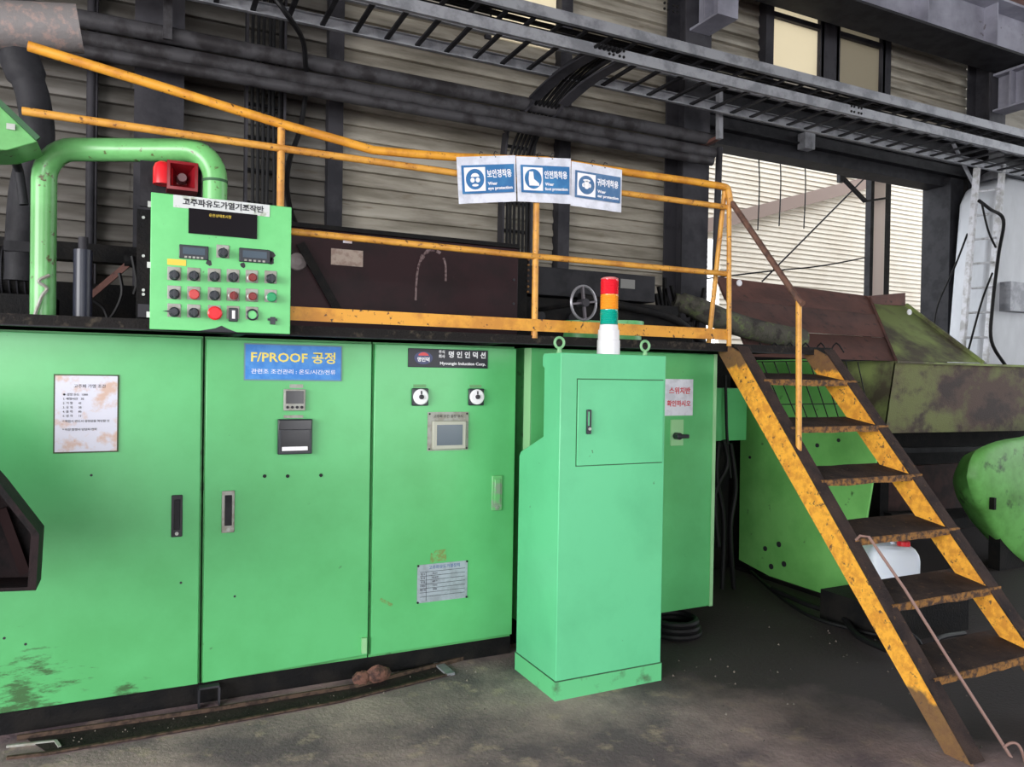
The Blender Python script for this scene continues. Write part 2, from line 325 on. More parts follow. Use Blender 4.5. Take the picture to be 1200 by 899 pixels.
# left wall and roof, wall behind with doorways
m = MB(); m.box(-7.1, -7, -9, -3.9, 0, 9); m.box(-7.1, -7, 2.1, 7, 0, 9); m.box(-7.1, -7, -3.9, 2.1, 4.4, 9); m.box(-7.1, -7, -3.9, 2.1, 0, .8); struct('wall_left', m, SID)
m = MB(); m.box(-7.1, 20, -9.1, -9, 4.2, 9); m.box(-7.1, -6.4, -9.1, -9, 0, 4.2); m.box(-.3, 2.6, -9.1, -9, 0, 4.2); m.box(8.4, 20, -9.1, -9, 0, 4.2); struct('wall_rear', m, SID)
struct('ceiling', MB().box(-7.1, 20, -9, 7, 9.0, 9.15), ROOFM)
# runway girder on corbels
g = thing('runway_girder', (8, 6.1, 5.72), 'grey plate girder of the crane runway across the top right', 'girder')
gz = 5.72
MB().box(-5, 17, 5.84, 6.34, gz, gz+.03).build('bottom_flange', DARK, g)
MB().box(-5, 17, 6.07, 6.1, gz+.03, gz+.6).build('web', GIRD, g)
MB().box(-5, 17, 5.84, 6.34, gz+.6, gz+.63).build('top_flange', GIRD, g)
for i in range(16):
    x = -3.5+i*1.3; MB().box(x-.008, x+.008, 5.9, 6.07, gz+.03, gz+.6).build('stiffener', GIRD, g)
MB().box(-5, 17, 5.98, 6.2, gz+.63, gz+.9).build('crane_rail', RUST, g)
for x, lab in ((5.2, 'steel corbel bracket at the middle column, top centre'), (10.25, 'steel corbel bracket at the right column under the girder'), (0.1, 'steel corbel bracket at the left wall column')):
    c = thing('corbel_bracket', (x, 6.34, 5.2), lab, 'bracket', 'corbel brackets of the crane runway')
    MB().box(x-.13, x+.13, 5.92, 6.33, 5.2, 5.225).build('flange', GIRD, c); MB().box(x-.13, x+.13, 5.92, 6.33, 5.67, 5.7).build('flange', GIRD, c)
    MB().box(x-.012, x+.012, 5.92, 6.33, 5.225, 5.67).build('web', GIRD, c); MB().box(x-.13, x+.13, 5.9, 5.92, 5.2, 5.7).build('end_plate', GIRD, c)
    MB().box(x-.13, x-.012, 6.1, 6.12, 5.225, 5.67).build('stiffener', GIRD, c)
# outdoor building beyond the opening (siding too fine to single out)
YO = 13.0
m = MB()
pit = .108
def outer(x0, x1, z0, z1):
    n = int((z1-z0)/pit)
    for i in range(n):
        z = z0+i*pit; m.hexa([(x0, YO-.03, z), (x1, YO-.03, z), (x1, YO+.1, z), (x0, YO+.1, z), (x0, YO+.0, z+pit), (x1, YO+.0, z+pit), (x1, YO+.1, z+pit), (x0, YO+.1, z+pit)])
outer(11.35, 30, 0, 9); outer(8, 11.35, 4.65, 9); outer(8, 11.0, 0, 4.65)
ob = m.build('wall_outer', OUTS); ob['kind'] = 'structure'
p0 = at(803, 271, Y=YO-.15); p1 = at(1016, 214, Y=YO-.15)
MB().bar(p0, p1, .08, .28).build('gutter_band', OUTB, ob)
# column outside the opening
cx = at(1029, 300, Y=8.2).x
m = MB(); m.box(cx-.14, cx+.14, 8.2, 8.27, 0, 6); struct(f'trim_{k}', m, PINK); k += 1
m = MB(); m.box(cx-.22, cx-.15, 8.17, 8.27, 0, 6); m.box(cx+.14, cx+.36, 8.271, 8.3, 0, 6); struct(f'trim_{k}', m, DARK); k += 1
sp = thing('outer_strut_bracket', at(1005, 212, Y=8.0), 'dark diagonal strut bracket on the pink column outside', 'bracket')
MB().bar(at(985, 206, Y=8.15), at(1014, 236, Y=8.15), .05, .05).build('strut', DARK, sp); MB().bar(at(985, 203, Y=8.15), at(985, 214, Y=8.15), .06, .09).build('plate', DARK, sp)
MB().bar(at(985, 206, Y=8.15), at(1040, 212, Y=8.15), .03, .03).build('arm', DARK, sp)
MB().bar(at(1014, 236, Y=8.15), at(1040, 232, Y=8.15), .03, .03).build('arm', DARK, sp)
# right black column of the opening
xr = at(1120, 300, Y=6.6).x
m = MB().box(xr-.28, xr+.3, 6.5, 6.9, 0, 4.3); struct(f'door_1', m, DARK)
MB().box(xr-.02, xr+.02, 6.46, 6.5, 0, 4.3).build('door_rail', BLACK, bpy.data.objects['door_1'])
MB().tube([at(904, 335, Y=10), at(960, 325, Y=10), at(1012, 303, Y=10)], .012, 6)
tag(MB().tube(spline([at(800, 330, Y=8.1), at(900, 318, Y=8.1), at(960, 312, Y=8.1), at(1014, 302, Y=8.16)]), .012, 6).build('overhead_cable', CABLE), 'thin black cable sagging before the cream siding outside', 'cable')
tag(MB().tube([at(893, 330, Y=8.1), at(1016, 206, Y=8.15)], .012, 6).build('tie_rod', DARK), 'thin straight tie rod slanting up to the pink column', 'rod')
for i, (x, y0, y1) in enumerate(((887, 150, 270), (912, 150, 265), (941, 155, 268))):
    q = [at(x, y0, Y=6.93), at(x+3, (y0+y1)/2, Y=6.93), at(x+1, y1, Y=6.93)]
    tag(MB().tube(spline(q), .008, 6).build('hanging_wire', CABLE), ('leftmost', 'middle', 'rightmost')[i]+' of three thin wires hanging in the bright opening', 'wire', 'wires hanging in the opening')
tag(MB().cyl(at(843, 60+113, Y=6.3), at(838, 320, Y=6.3), .035).build('down_pipe', STEEL), 'slim grey downpipe in the bright opening behind the rail corner', 'pipe')

# ================================================================== OVERHEAD SERVICES
ZT = 4.2
def channel(y, h=.09, w_=.035, x0=-3, x1=16, flip=1):
    m = MB(); m.box(x0, x1, y-.004, y+.004, ZT, ZT+h); m.box(x0, x1, min(y, y+w_*flip), max(y, y+w_*flip), ZT, ZT+.006); m.box(x0, x1, min(y, y+w_*flip), max(y, y+w_*flip), ZT+h-.006, ZT+h); return m
def tray(ya, yb, lab, grp, n, off, rm, dz=0):
    t = thing('cable_tray', (4, (ya+yb)/2, ZT), lab, 'cable tray', grp)
    channel(ya, flip=1).build('side_rail', TRAY, t); channel(yb, flip=-1).build('side_rail', TRAY, t)
    me = None
    for i in range(n):
        x = -2.9+off+i*.25
        if me is None:
            o = MB().box(x-.018, x+.018, ya+.01, yb-.01, ZT+.012, ZT+.03).build('rung', rm, t); me = o
        else:
            o = me.copy(); C.objects.link(o); o.location.x += .25*i
    t.location.z += dz
    return t
t1 = tray(5.45, 5.95, 'upper cable ladder tray loaded with black cables', 'cable trays under the roof', 74, 0, DARK, .3)
t2 = tray(5.26, 5.84, 'lower cable ladder tray with bare rungs below the loaded one', 'cable trays under the roof', 74, .1, DARK)
for i in range(9):
    y = 5.5+i*.048; r = random.uniform(.012, .021)
    pts = [(x, y+random.uniform(-.012, .012), ZT+.335+r+random.uniform(0, .02)+(.02 if i % 2 else 0)) for x in [-3+j*1.0 for j in range(19)]]
    tag(MB().tube(spline(pts, 3), r, 6).build('tray_cable', CABLE), 'black power cable lying in the upper cable tray', 'cable', 'black cables in the loaded tray')
# joint plates on the rails
for px, py, Y in ((722, 70, 5.26), (785, 57, 5.45), (1003, 133, 5.26)):
    p = at(px, py, Y=Y)
    zz_ = ZT+(.3 if Y > 5.4 else 0)
    for dx in (-.07, -.03, .03, .07):
        for dz in (.03, .08): MB().cyl((p.x+dx, Y-.01, zz_+dz), (p.x+dx, Y-.002, zz_+dz), .012, n=8).build('joint_bolt', BLACK, t1 if Y > 5.4 else t2)
# two service pipes
zp = 3.98; PEX = at(836, 160, Y=6.2).x
for dz, nm in ((.09, 'upper of the two big dark pipes running under the cable tray'), (-.05, 'lower of the two big dark pipes running under the cable tray')):
    tag(MB().cyl((-5, 6.2, zp+dz), (PEX, 6.2, zp+dz), .062, n=16).build('service_pipe', PIPE), nm, 'pipe', 'big service pipes')
tag(MB().cyl((-5, 6.1, zp-.17), (PEX-.1, 6.1, zp-.17), .045, n=12).build('service_pipe', PIPE), 'thinner dark pipe just below the two big pipes', 'pipe', 'big service pipes')
b = thing('pipe_bracket', (5.98, 6.2, 3.9), 'angle iron bracket holding the pipe ends at the opening', 'bracket')
MB().bar(at(843, 108, Y=6.0), at(843, 163, Y=6.0), .05, .05).build('upright', TRAY, b)
MB().bar(at(843, 108, Y=6.0), at(808, 124, Y=6.3), .03, .03).build('arm', TRAY, b)
MB().bar(at(845, 160, Y=6.0), at(806, 180, Y=6.5), .06, .03).build('arm', RUST, b)
MB().bar((3.9, 6.5, 3.82), (3.9, 6.02, 3.82), .04, .04)
# bent riser trays with vertical cables
def riser(x, lab, bend):
    t = thing('riser_tray', (x, 6.6, 1.8), lab, 'cable tray', 'vertical riser trays')
    for s in (-1, 1):
        xx = x+s*.15
        m = MB()
        if bend:
            top = [V((xx+.2, 5.3, ZT+.02)), V((xx+.12, 5.8, ZT-.03)), V((xx+.04, 6.35, ZT-.22)), V((xx, 6.56, ZT-.5)), V((xx, 6.6, 1.7))]
        else: top = [V((xx, 6.6, ZT+.5)), V((xx, 6.6, 1.7))]
        top = spline(top, 4) if bend else top
        for a, c in zip(top[:-1], top[1:]): m.bar(a, c, .02, .11, ref=(0, -1, .01))
        m.build('side_rail', STEEL, t)
    for i in range(9):
        z = 1.9+i*.27; MB().box(x-.14, x+.14, 6.6, 6.63, z, z+.025).build('rung', DARK, t)
    for i in range(6):
        xx = x-.105+i*.042; j = random.uniform(-.01, .01)
        if bend: pts = [(xx+.15, 5.2, ZT+.06), (xx+.12, 5.6, ZT+.04), (xx+.1, 5.95, ZT-.04), (xx+.04, 6.33, ZT-.27), (xx, 6.53, ZT-.6), (xx+j, 6.55, 3), (xx-j, 6.55, 1.7)]
        else: pts = [(xx, 6.55, 5), (xx+j, 6.55, 4), (xx-j, 6.55, 3), (xx+j, 6.55, 1.7)]
        tag(MB().tube(spline(pts, 4), .015, 6).build('riser_cable', CABLE), 'black cable in the vertical tray '+('behind the hanging signs' if x > 2 else 'behind the left yellow post'), 'cable', 'cables in the '+('centre' if x > 2 else 'left')+' riser tray')
riser(3.22, 'vertical cable tray bending down the wall behind the safety signs', True)
riser(.9, 'vertical cable tray on the wall behind the left railing post', False)
c = tag(MB().tube(spline([at(318, -8, Y=5.6), at(335, 15, Y=5.6), at(354, 45, Y=5.9), at(358, 75, Y=6.1), at(359, 100, Y=6.3), at(352, 150, Y=6.3), at(340, 185, Y=6.2), at(336, 215, Y=6.0), at(340, 245, Y=5.6), at(346, 262, Y=5.3), at(350, 280, Y=5.1)]), .02, 8).build('hanging_cable', CABLE), 'loose thick black cable drooping from the tray past the left post', 'cable')
# left thin conduit, hanger
tag(MB().cyl((-.36, 6.5, 1.8), (-.36, 6.5, 5.5), .03).build('conduit', STEEL), 'thin grey conduit standing on the dark siding at left', 'pipe')
hx = at(197, 20, Y=6.0)
tag(MB().bar((hx.x, 6.1, 4.0), (hx.x, 6.1, 6.3), .06, .03, ref=(0, 1, 0)).build('pipe_hanger', PIPE), 'flat iron hanger holding the big pipes near the left column', 'hanger')
# upper left duct and its dark drop pipe
tag(MB().cyl(at(-60, 28, Y=4.4), at(94, 34, Y=4.4), .115, n=20).build('exhaust_duct', [mat('dusty_duct', srgb(120, 116, 116), srgb(150, 130, 124), 20, .5, .62, rough=.6, bump=.3)]), 'short fat dusty duct ending in the top left corner', 'duct')
tag(MB().tube(spline([at(14, 28, Y=4.45), at(18, 55, Y=4.45), at(33, 95, Y=4.45), at(40, 120, Y=4.45), at(44, 165, Y=4.45), at(30, 230, Y=4.5), at(24, 330, Y=4.5)]), [.09]*12+[.075]*25, 14).build('drop_pipe', [DARK]), 'dark pipe dropping from the duct behind the green arch', 'pipe')

# ================================================================== GREEN CABINETS
YC = 3.88; ZTOP = 1.76
def P(px, py, Y=YC): return at(px, py, Y=Y)
xs = [-1.25, P(237.5, 600).x, P(435, 600).x, P(603, 600).x]
zb = [P(30, 831).z, P(234, 803).z, P(428, 768).z, P(595, 747).z]
def cabinet(x0, x1, label):
    c = thing('switchgear_cabinet', ((x0+x1)/2, YC+.5, 0), label, 'cabinet', 'green switchgear cabinets')
    MB().box(x0+.004, x1-.004, YC+.03, YC+1.0, .1, ZTOP+.002).build('cabinet_body', GREEND, c)
    MB().box(x0, x1, YC+.03, YC+.95, 0, .1).build('plinth', BLACK, c); return c
def slab(x0, x1, z0a, z0b, z1a, z1b, y0=YC, y1=YC+.028):
    return MB().hexa([(x0, y0, z0a), (x1, y0, z0b), (x1, y1, z0b), (x0, y1, z0a), (x0, y0, z1a), (x1, y0, z1b), (x1, y1, z1b), (x0, y1, z1a)])
def pull(parent, px0, py0, px1, py1, mm, x_green=False):
    a = P((px0+px1)/2, py0); b = P((px0+px1)/2, py1); wd = P(px1, (py0+py1)/2).x-P(px0, (py0+py1)/2).x
    h = MB().box(a.x-wd/2, a.x+wd/2, YC-.012, YC+.001, b.z, a.z).build('handle', mm, parent, .004)
    h['label'] = 'recessed metal paddle handle'
    MB().box(a.x-wd*.28, a.x+wd*.28, YC-.018, YC-.011, b.z+.035, a.z-.02).build('paddle', mm if x_green else DARK, h, .003)
    MB().cyl((a.x, YC-.012, b.z+.017), (a.x, YC-.019, b.z+.017), .008, n=12).build('keyhole', CHR, h)
ca = cabinet(xs[0], xs[1], 'leftmost green cabinet with a framed paper notice on its door')
d1 = slab(xs[0]+.005, xs[1]-.012, .11, .105, 1.755, 1.752).build('door', GREEN, ca, .004)
pull(d1, 201, 580, 214, 629, STEEL)
cb = cabinet(xs[1], xs[2], 'green cabinet with the bright blue sign on its door')
d2 = slab(xs[1]+.008, xs[2]-.008, .107, .125, 1.75, 1.752).build('door', GREEN, cb, .004)
pull(d2, 260, 575, 275, 624, GREY)
cc = cabinet(xs[2], xs[3], 'green cabinet with two round dials and a touch screen')
d3 = slab(xs[2]+.008, xs[3]-.004, .118, .118, 1.753, 1.753).build('door', GREEN, cc, .004)
pull(d3, 576, 557, 588, 598, GREENH := mat('green_handle', srgb(110, 190, 120), srgb(140, 160, 140), 20, rough=.3), True)
for px, py in ((310, 558), (337, 558), (376, 557)):
    p = P(px, py); MB().cyl((p.x, YC-.004, p.z), (p.x, YC+.002, p.z), .009, n=10).build('plugged_hole', DARK, d2)
# rear cabinet beyond gap
xe = at(834, 560, Y=YC-.06).x
cdn = thing('switchgear_cabinet', ((xs[3]+.06+xe)/2, YC+.5, 0), 'green cabinet half hidden behind the free-standing console', 'cabinet', 'green switchgear cabinets')
x0 = xs[3]+.05
MB().box(x0+.02, xe-.004, YC+.0, YC+1.0, .16, ZTOP).build('cabinet_body', GREEND, cdn)
MB().box(x0+.05, xe-.02, YC+.1, YC+.9, 0, .16).build('plinth', BLACK, cdn)
d4 = MB().box(x0, xe, YC-.08, YC-.002, .14, 1.755).build('door', GREEN, cdn, .006)
MB().box(xe-.02, xe+.006, YC-.085, YC-.06, .14, 1.755).build('edge_strip', mat('light_green', srgb(150, 205, 150), rough=.4), d4)
MB().box(x0-.004, x0+.0, YC-.082, YC-.002, .14, 1.755).build('edge_strip', mat('light_green', srgb(150, 205, 150), rough=.4), d4)  # light catching the left door edge, put into a paler strip
s_ = at(799, 465, Y=YC-.09); s0 = at(770, 444, Y=YC-.09); s1 = at(812, 487, Y=YC-.09)
sg = thing('red_text_notice', s_, 'white notice with red lettering half hidden beside the console', 'sign')
MB().box(s0.x, s1.x, YC-.087, YC-.081, s1.z, s0.z).build('sheet', SHEET, sg)
text('스위치반', 'lettering', INKR, sg, (s1.x-.105, YC-.0885, s_.z+.035), .045, bold=.001); text('확인하시오', 'lettering', INKR, sg, (s1.x-.11, YC-.0885, s_.z-.045), .04, bold=.001)
h = thing('breaker_handle', at(792, 508, Y=YC-.1), 'green plate with black rotary breaker handle on the rear cabinet', 'switch')
a = at(786, 492, Y=YC-.085); b = at(800, 522, Y=YC-.085)
MB().box(a.x, b.x, YC-.09, YC-.08, b.z, a.z).build('plate', mat('light_green', (0, 0, 0, 1)), h); c_ = at(793, 511, Y=YC-.1)
MB().cyl((c_.x, YC-.09, c_.z), (c_.x, YC-.13, c_.z), .022).build('knob', KNOB, h); MB().box(c_.x-.03, c_.x+.06, YC-.15, YC-.12, c_.z-.012, c_.z+.012).build('lever', KNOB, h, .004)

# paper notice
a = P(65, 440); b = P(137, 528)
n = thing('paper_notice', ((a.x+b.x)/2, YC-.01, b.z), 'stained paper notice in a thin dark frame on leftmost door', 'notice')
MB().box(a.x-.006, b.x+.006, YC-.006, YC-.0005, b.z-.006, a.z+.006).build('frame', mat('dark_frame', srgb(60, 80, 50), rough=.6), n)
MB().box(a.x, b.x, YC-.009, YC-.0062, b.z, a.z).build('sheet', PAPER, n)
W_ = b.x-a.x; H_ = a.z-b.z; tx = a.x; yt = YC-.0098
text('고주파 가열 조건', 'lettering', INK, n, (tx+W_*.55, yt, a.z-H_*.14), .018)
for i, s in enumerate(('● 설정 온도  1200', '1. 예열시간   30', '2. 가 열      45', '3. 유 지      20', '4. 출 력      80', '5. 냉 각      15')):
    text(s, 'lettering', INK, n, (tx+W_*.12, yt, a.z-H_*(.25+.056*i)), .0125, align='LEFT')
text('* 작업시 반드시 설정값을 확인할 것', 'lettering', INK, n, (tx+W_*.12, yt, a.z-H_*.6), .0125, align='LEFT'); text('* 이상 발생시 담당자 연락', 'lettering', INK, n, (tx+W_*.12, yt, a.z-H_*.71), .0125, align='LEFT')
# blue sign
a = P(286, 402); b = P(400, 447)
n = thing('blue_process_sign', ((a.x+b.x)/2, YC-.01, b.z), 'bright blue sign with yellow lettering above the small meter', 'sign')
MB().box(a.x, b.x, YC-.008, YC-.0005, b.z, a.z).build('plate', mat('grey_edge', srgb(110, 140, 150), rough=.5), n)
MB().box(a.x+.006, b.x-.006, YC-.011, YC-.0082, b.z+.006, a.z-.006).build('face', BLUE2, n)
cx_ = (a.x+b.x)/2; hh = a.z-b.z
text('F/PROOF 공정', 'lettering', INKY, n, (cx_, YC-.012, b.z+hh*.62), .062, width=(b.x-a.x)*.86, bold=.0012)
text('관련조 조건관리 : 온도/시간/전류', 'lettering', INKW, n, (cx_, YC-.012, b.z+hh*.24), .026, width=(b.x-a.x)*.86)
# small meter
a = P(332, 456); b = P(357, 481)
n = thing('digital_meter', ((a.x+b.x)/2, YC-.01, b.z), 'small grey square digital meter just under the blue sign', 'meter')
MB().box(a.x, b.x, YC-.02, YC-.0005, b.z, a.z).build('housing', GREY, n, .003)
MB().box(a.x+.01, b.x-.01, YC-.0225, YC-.019, b.z+.035, a.z-.008).build('display', GLASSB, n)
for i in range(4): x = a.x+.018+i*(b.x-a.x-.036)/3; MB().cyl((x, YC-.019, b.z+.017), (x, YC-.024, b.z+.017), .007, n=10).build('key', STEEL, n)
MB().box(a.x+.03, b.x-.01, YC-.003, YC-.0005, a.z+.006, a.z+.024).build('label_tape', GREY, n)
# recorder
a = P(325, 491); b = P(364, 531)
n = thing('chart_recorder', ((a.x+b.x)/2, YC-.02, b.z), 'black square chart recorder with a white strip below the meter', 'recorder')
MB().box(a.x, b.x, YC-.035, YC-.0005, b.z, a.z).build('housing', KNOB, n, .004)
MB().box(a.x+.004, b.x-.004, YC-.04, YC-.034, a.z-.052, a.z-.004).build('top_cover', GLASSB, n, .002)
MB().box(a.x+.014, b.x-.014, YC-.037, YC-.034, b.z+.014, a.z-.055).build('window', GLASSB, n)
MB().box(a.x+.018, b.x-.022, YC-.039, YC-.0365, b.z+.018, b.z+.038).build('paper_strip', INKW, n)
MB().box(a.x+.03, b.x-.04, YC-.004, YC-.0005, a.z+.004, a.z+.018).build('label_tape', GREY, n)
# black maker's plate
a = P(478, 408); b = P(571, 432)
n = thing('maker_plate', ((a.x+b.x)/2, YC-.01, b.z), 'black company plate with white lettering and oval emblem', 'sign')
MB().box(a.x, b.x, YC-.008, YC-.0005, b.z, a.z).build('plate', mat('plate_black', srgb(26, 26, 40), rough=.4), n, .002)
hh = a.z-b.z; ex = a.x+.085; ez = (a.z+b.z)/2
def ell(cx, cz, rx, rz, y, t0=0, t1=2*math.pi, k=24): return [(cx+rx*math.cos(t0+(t1-t0)*i/k), y, cz+rz*math.sin(t0+(t1-t0)*i/k)) for i in range(k if t1-t0 > 6.28 else k+1)]
MB().prism(ell(ex, ez, .052, .034, YC-.0085), (0, -.001, 0)).build('emblem_oval', mat('emblem_blue', srgb(60, 66, 110), rough=.4), n)
MB().prism(ell(ex, ez+.008, .03, .022, YC-.0095, .2, 2.94), (0, -.001, 0)).build('emblem_arch', RED, n)
text('명인덕', 'emblem_lettering', INKW, n, (ex, YC-.0118, ez-.01), .026, bold=.001)
text('명 인 인 덕 션', 'lettering', INKW, n, (b.x-.125, YC-.0095, ez+.02), .038, width=.22, bold=.001)
text('주식', 'lettering', INKW, n, (b.x-.275, YC-.0095, ez+.034), .02, bold=.0005); text('회사', 'lettering', INKW, n, (b.x-.275, YC-.0095, ez+.01), .02, bold=.0005)
text('Myoungin Induction Corp.', 'lettering', INKW, n, (b.x-.15, YC-.0095, ez-.027), .022, width=.27, bold=.0005)
# dials
for px, py, la in ((491.5, 465, 'left round white dial on a black square base'), (557, 465, 'right round white dial on a black square base')):
    p = P(px, py); n = thing('round_dial', (p.x, YC-.01, p.z-.05), la, 'dial', 'round dials on the cabinet')
    MB().box(p.x-.046, p.x+.046, YC-.02, YC-.0005, p.z-.048, p.z+.046).build('base', KNOB, n, .006)
    MB().lathe((p.x, YC-.02, p.z), (0, -1, 0), [(0, .042), (.008, .042), (.012, .036)]).build('dial_face', INKW, n)
    MB().lathe((p.x, YC-.031, p.z), (0, -1, 0), [(0, .013), (.012, .012), (.014, .009)], 14).build('knob', STEEL, n)
    MB().box(p.x-.004, p.x+.004, YC-.0345, YC-.0318, p.z+.014, p.z+.032).build('pointer', INK, n)
    MB().box(p.x-.035, p.x+.035, YC-.004, YC-.0005, p.z+.05, p.z+.066).build('label_tape', mat('green_tape', srgb(110, 160, 110), rough=.6), n)
# touch panel
a = P(501, 483); b = P(548, 527)
n = thing('touch_panel', ((a.x+b.x)/2, YC-.01, b.z), 'grey framed touch screen panel below the two dials', 'screen')
MB().box(a.x, b.x, YC-.006, YC-.0005, b.z, a.z).build('mounting_plate', GREY, n)
MB().box(a.x+.022, b.x-.022, YC-.03, YC-.006, b.z+.008, a.z-.048).build('bezel', mat('bezel', srgb(176, 176, 164), rough=.4), n, .005)
MB().box(a.x+.045, b.x-.045, YC-.0325, YC-.0295, b.z+.03, a.z-.068).build('display', SCREEN, n)
text('고주파 조건 설정 표시', 'lettering', INK, n, ((a.x+b.x)/2, YC-.0068, a.z-.024), .019)
for x in (a.x+.01, b.x-.01):
    for z in (a.z-.01, b.z+.01): MB().cyl((x, YC-.006, z), (x, YC-.01, z), .005, n=8).build('screw', DARK, n)
# name plate + sticker residue
a = P(489, 662.5); b = P(547, 700)
n = thing('rating_plate', ((a.x+b.x)/2, YC-.01, b.z), 'silver rating plate with fine print low on the cabinet door', 'plate')
MB().box(a.x, b.x, YC-.004, YC-.0005, b.z, a.z).build('plate', PLATE, n)
for i in range(7): z = a.z-.04-i*(a.z-b.z-.05)/7; MB().box(a.x+.015, b.x-.015, YC-.0052, YC-.004, z-.001, z+.001).build('rule', INK, n)
MB().box(a.x+.05, a.x+.052, YC-.0052, YC-.004, b.z+.01, a.z-.04).build('rule', INK, n)
text('고주파유도가열장치', 'lettering', INKB, n, ((a.x+b.x)/2+.01, YC-.0048, a.z-.02), .022)
for i, s in enumerate(('형 식', '용 량', '전 압', '주파수', '제조일')): text(s, 'lettering', INK, n, (a.x+.032, YC-.0048, a.z-.052-i*.0215), .012)
for i, s in enumerate(('MI-IH', '300 kW', '440 V', '3 kHz', '2008')): text(s, 'lettering', INK, n, (a.x+.1, YC-.0048, a.z-.052-i*.0215), .012)
for x in (a.x+.004, b.x-.004):
    for z in (a.z-.004, b.z+.004): MB().cyl((x, YC-.004, z), (x, YC-.008, z), .006, n=8).build('screw', DARK, n)
for (px0, py0, px1, py1) in ((504, 646, 523, 658),):
    a = P(px0, py0); b = P(px1, py1); MB().prism([(a.x, YC-.001, b.z), (b.x, YC-.001, b.z+.006), (b.x-.003, YC-.001, a.z+.004), (a.x+.025, YC-.001, a.z), (a.x+.02, YC-.001, a.z-.02), (a.x+.005, YC-.001, a.z-.008)], (0, -.001, 0)).build('glue_residue', mat('residue', srgb(120, 140, 80), srgb(100, 180, 110), 60, rough=.8), d3)
a = P(452, 706); MB().bar((a.x-.03, YC-.001, a.z+.02), (a.x+.035, YC-.001, a.z-.02), .002, .016, ref=(0, 0, 1)).build('paint_scrape', mat('residue', (0, 0, 0, 1)), d3)
for px, py in ((30, 755), (5, 748), (107, 557), (212, 683), (275, 699)):
    p = P(px, py); MB().cyl((p.x, YC-.001, p.z), (p.x, YC+.001, p.z), .006, n=8).build('paint_chip', INK, d1 if px < 237 else d2)
p = P(426, 758); MB().box(p.x-.012, p.x+.012, YC-.02, YC, p.z-.03, p.z+.05).build('hinge_tab', mat('light_green', (0, 0, 0, 1)), d2)

# ================================================================== PLATFORM + RAILINGS
YR = 3.6
pf = thing('machine_platform', (1.5, 4.4, 1.77), 'black grimy walkway platform edge above the green cabinets', 'platform')
MB().box(-1.6, 4.12, YR+.02, 5.4, 1.79, 1.81).build('deck', PLAT, pf)
MB().box(-1.6, 4.12, YR, YR+.02, 1.772, 1.815).build('edge_angle', PLAT, pf)
MB().box(-1.6, 4.12, YR, YR+.04, 1.766, 1.772).build('lip', DARK, pf)
for x in (-.9, .4, 1.7, 2.6, 3.6): MB().box(x-.02, x+.02, YR+.05, 5.3, 1.765, 1.79).build('cross_beam', DARK, pf)
rl = thing('guard_railing', (2.0, YR, 1.8), 'yellow pipe guard railing with a flat toe board', 'railing')
def R(px, py): return at(px, py, Y=YR)
tb0 = R(342, 374); tb1 = R(850, 392)
MB().box(tb0.x-.03, R(852, 390).x, YR-.012, YR-.004, R(600, 380).z-.032, R(600, 380).z+.032).build('toe_board', YEL, rl)
MB().tube([R(33, 54), R(180, 99), R(332, 146), R(400, 165), R(437, 176), R(480, 180), R(532, 184), R(640, 188), R(735, 202), R(800, 211), R(838, 217), R(849, 219)], .021, 12).build('top_rail', YEL, rl)
z2 = R(420, 184).z
MB().tube([R(26, 130), R(330, 174), R(535, 203), R(735, 227), R(852, 243)], .017, 12).build('middle_rail', RAILY, rl)
MB().tube([R(338, 271), R(600, 298), R(852, 321)], .0165, 12).build('lower_rail', RAILY, rl)
for (px, y0, y1) in ((330, 147, 376), (630, 190, 388)):
    a = R(px, y0); MB().cyl((a.x, YR+.005, a.z), (a.x, YR+.005, 1.8), .017, n=12).build('post', RAILY, rl)
a = R(852, 222)
MB().cyl((a.x-.02, YR+.12, 1.8), (a.x-.0, YR+.02, a.z), .015, n=12).build('post', RAILY, rl)
MB().cyl((a.x+.03, YR-.01, 1.8), (a.x+.0, YR-.02, a.z-.05), .015, n=12).build('post', RAILY, rl)
MB().tube(spline([R(848, 219), R(853, 222), R(856, 240)]), .02, 10).build('corner_elbow', RAILY, rl)
# stair
XL, WS = 3.2, .80; Y1, Z1 = 3.34, 1.6; RISE, RUN = .265, .228
st = thing('steel_stair', (3.6, 2.4, 0), 'steep yellow steel stair with grimy treads leading up to the platform', 'stair')
sl = V((0, RUN, RISE)).normalized(); nrm = V((0, -RISE, RUN)).normalized()   # nrm points up/front
def line(z, off=0): return V((0, Y1 + (z-Z1)*RUN/RISE, z)) + nrm*off
def skx(z): return 3.125 + .095*z/1.8
def stringer(x, face):
    m = MB(); top = line(1.83, -.0); bot = line(0.0, 0)
    th = .105; sk = (lambda z: 0) if face else (lambda z: skx(z)-XL)
    # web plate
    m.prism([V((x+sk(1.8), top.y+.05, 1.80)), V((x+sk(1.8), 0, 0))+line(1.76, -.01), V((x+sk(0), 0, 0))+line(-.0, -.01), V((x+sk(0), bot.y+th*1.28, 0)), V((x+sk(1.8), top.y+th*1.4, 1.76)), V((x+sk(1.8), top.y+th*1.4, 1.80))], (.012, 0, 0))
    m.build('stringer', YELW, st)
    f = MB(); f.bar(V((x+sk(1.8)+.04, 0, 0))+line(1.8, -.006), V((x+sk(0)+.04, 0, 0))+line(.012, -.006), .008, .085, ref=(1, 0, 0)); f.build('stringer_flange', GRIME, st)
stringer(XL, 0); stringer(XL+WS-.05, 1)
